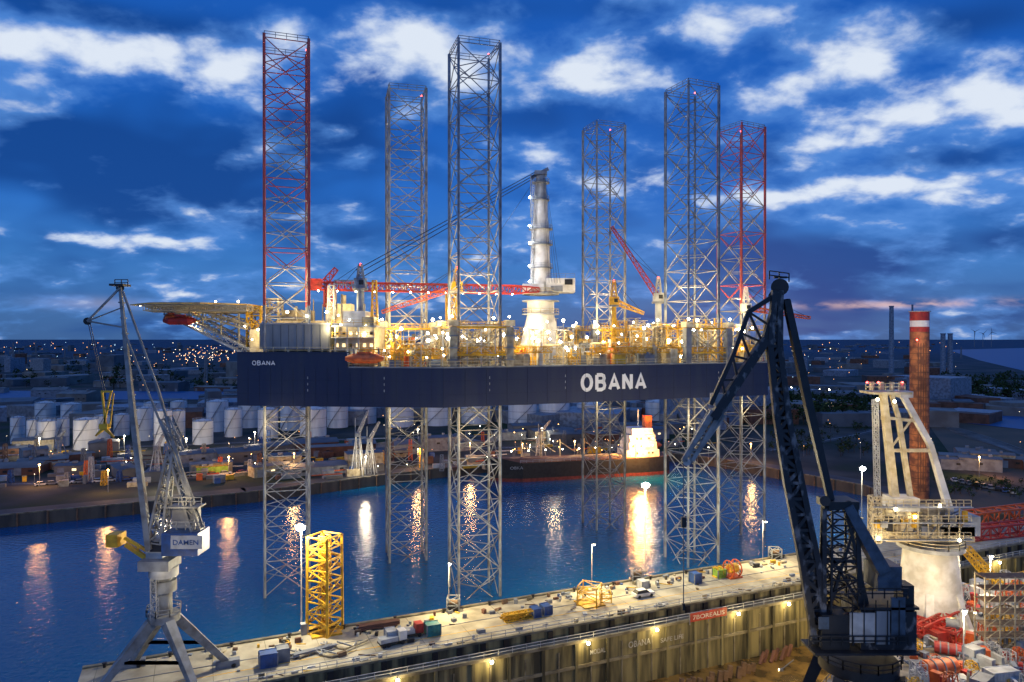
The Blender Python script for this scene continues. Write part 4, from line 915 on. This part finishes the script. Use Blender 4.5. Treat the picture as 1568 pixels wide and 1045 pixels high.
tc=N.new('ShaderNodeTexCoord'); sp=N.new('ShaderNodeSeparateXYZ'); K.new(tc.outputs['Generated'],sp.inputs[0]); X,Y_,Z=sp.outputs
az=mth('ARCTAN2',X,Y_); hr=mth('SQRT',mth('ADD',mth('MULTIPLY',X,X),mth('MULTIPLY',Y_,Y_))); el=mth('ARCTAN2',Z,hr)
def blob(px,py,sx,sy):
    a0=math.atan((px-784)/F); e0=math.atan((518-py)/F*math.cos(a0))
    a=mth('DIVIDE',mth('SUBTRACT',az,a0),sx/F); e=mth('DIVIDE',mth('SUBTRACT',el,e0),sy/F)
    return mth('EXPONENT',mth('MULTIPLY',mth('ADD',mth('MULTIPLY',a,a),mth('MULTIPLY',e,e)),-1))
def summ(l):
    o=None
    for (px,py,sx,sy,wt) in l:
        b=mth('MULTIPLY',blob(px,py,sx,sy),wt); o=b if o is None else mth('ADD',o,b)
    return o
bright=summ([(260,100,200,45,.95),(600,75,150,55,1.1),(50,70,80,30,.4),(1110,45,70,28,1),(930,120,130,35,.75),(1330,95,140,38,.95),(1330,188,110,28,.8),(1290,292,190,18,1.05),(990,275,110,40,.8),(180,368,230,12,1.0),(370,326,60,10,.9),(1520,155,80,35,.7),(840,240,60,18,.5)])
dark=summ([(150,265,260,60,1),(520,190,110,40,.6),(1300,390,260,45,.9),(1500,30,140,30,.8),(1460,240,100,22,.5),(60,190,90,25,.5),(80,10,260,22,.6),(800,180,90,40,.4),(850,10,200,20,.4)])
zz=mth('ADD',mth('MAXIMUM',Z,0.0),0.33)
cx1=mth('DIVIDE',X,zz); cy1=mth('DIVIDE',Y_,zz); cv=N.new('ShaderNodeCombineXYZ'); K.new(cx1,cv.inputs[0]); K.new(mth('MULTIPLY',cy1,1.1),cv.inputs[1])
def noise(sc_,det,dist,off=0.0,rg=.55):
    mp=N.new('ShaderNodeMapping'); mp.inputs['Location'].default_value=(off,off*.7,off*.3); K.new(cv.outputs[0],mp.inputs[0])
    n=N.new('ShaderNodeTexNoise'); n.inputs['Scale'].default_value=sc_; n.inputs['Detail'].default_value=det; n.inputs['Distortion'].default_value=dist; n.inputs['Roughness'].default_value=rg; K.new(mp.outputs[0],n.inputs['Vector']); return n.outputs['Fac']
n1=noise(3.6,6,.25,1.3,.5); n2=noise(10,6,.15,5.1,.52); nb=noise(2.0,3,.2,8.0)
cr=N.new('ShaderNodeValToRGB'); K.new(mth('MULTIPLY',el,1/0.62,clamp=True),cr.inputs[0]); E=cr.color_ramp.elements
stops=[(0,(.05,.13,.32)),(.05,(.05,.15,.38)),(.16,(.045,.20,.56)),(.3,(.020,.15,.56)),(.5,(.010,.11,.49)),(1,(.010,.09,.43))]
E[0].position=0; E[0].color=(*stops[0][1],1); E[1].position=1; E[1].color=(*stops[-1][1],1)
for p,c in stops[1:-1]: e=E.new(p); e.color=(*c,1)
col=cr.outputs[0]
dk=ss(mth('ADD',mth('MULTIPLY',dark,.34),nb),.45,.78); col=mix(mth('MULTIPLY',dk,.85),col,(.005,.052,.25))
base=mth('SUBTRACT',mth('ADD',mth('ADD',mth('MULTIPLY',n1,.65),mth('MULTIPLY',n2,.35)),mth('MULTIPLY',bright,.15)),mth('MULTIPLY',dark,.10))
c1=ss(base,.46,.62); col=mix(mth('MULTIPLY',c1,.70),col,(.10,.29,.74))
b2=mth('SUBTRACT',mth('ADD',mth('ADD',mth('MULTIPLY',n1,.45),mth('MULTIPLY',n2,.55)),mth('MULTIPLY',bright,.18)),mth('MULTIPLY',dark,.1))
c2=ss(b2,.56,.73); col=mix(mth('MULTIPLY',c2,.95),col,(.76,.83,.93))
pk=mth('MULTIPLY',blob(1385,466,130,5),ss(n2,.35,.6)); col=mix(mth('MULTIPLY',pk,.8),col,(.75,.50,.48))
pk2=blob(150,465,60,8); col=mix(mth('MULTIPLY',pk2,.3),col,(.5,.45,.58))
sky=N.new('ShaderNodeTexSky'); sky.sky_type='NISHITA'; sky.sun_disc=False; sky.sun_elevation=math.radians(1); sky.sun_rotation=math.radians(15)
bg=N.new('ShaderNodeBackground'); K.new(col,bg.inputs[0]); bg.inputs[1].default_value=1.0
bg2=N.new('ShaderNodeBackground'); K.new(sky.outputs[0],bg2.inputs[0]); bg2.inputs[1].default_value=.002
ads=N.new('ShaderNodeAddShader'); K.new(bg.outputs[0],ads.inputs[0]); K.new(bg2.outputs[0],ads.inputs[1])
out=N.new('ShaderNodeOutputWorld'); K.new(ads.outputs[0],out.inputs[0])
sd=bpy.data.lights.new('dusk_sky_fill','SUN'); sd.energy=.35; sd.angle=math.radians(20); sd.color=(.85,.9,1)  # sun itself is below the horizon; soft lamp stands in for bright western sky
so=bpy.data.objects.new('dusk_sky_fill',sd); so.rotation_euler=(math.radians(55),0,math.radians(-25)); sc.collection.objects.link(so)
cam=bpy.data.cameras.new('camera'); cam.sensor_width=36; cam.lens=36*F/1568; cam.clip_end=60000; cam.clip_start=.5
co=bpy.data.objects.new('camera',cam); co.location=(0,0,CAMH); co.rotation_euler=(math.radians(90-.23),0,0); sc.collection.objects.link(co); sc.camera=co
sc.view_settings.view_transform='Standard'; sc.view_settings.look='None'; sc.view_settings.exposure=0
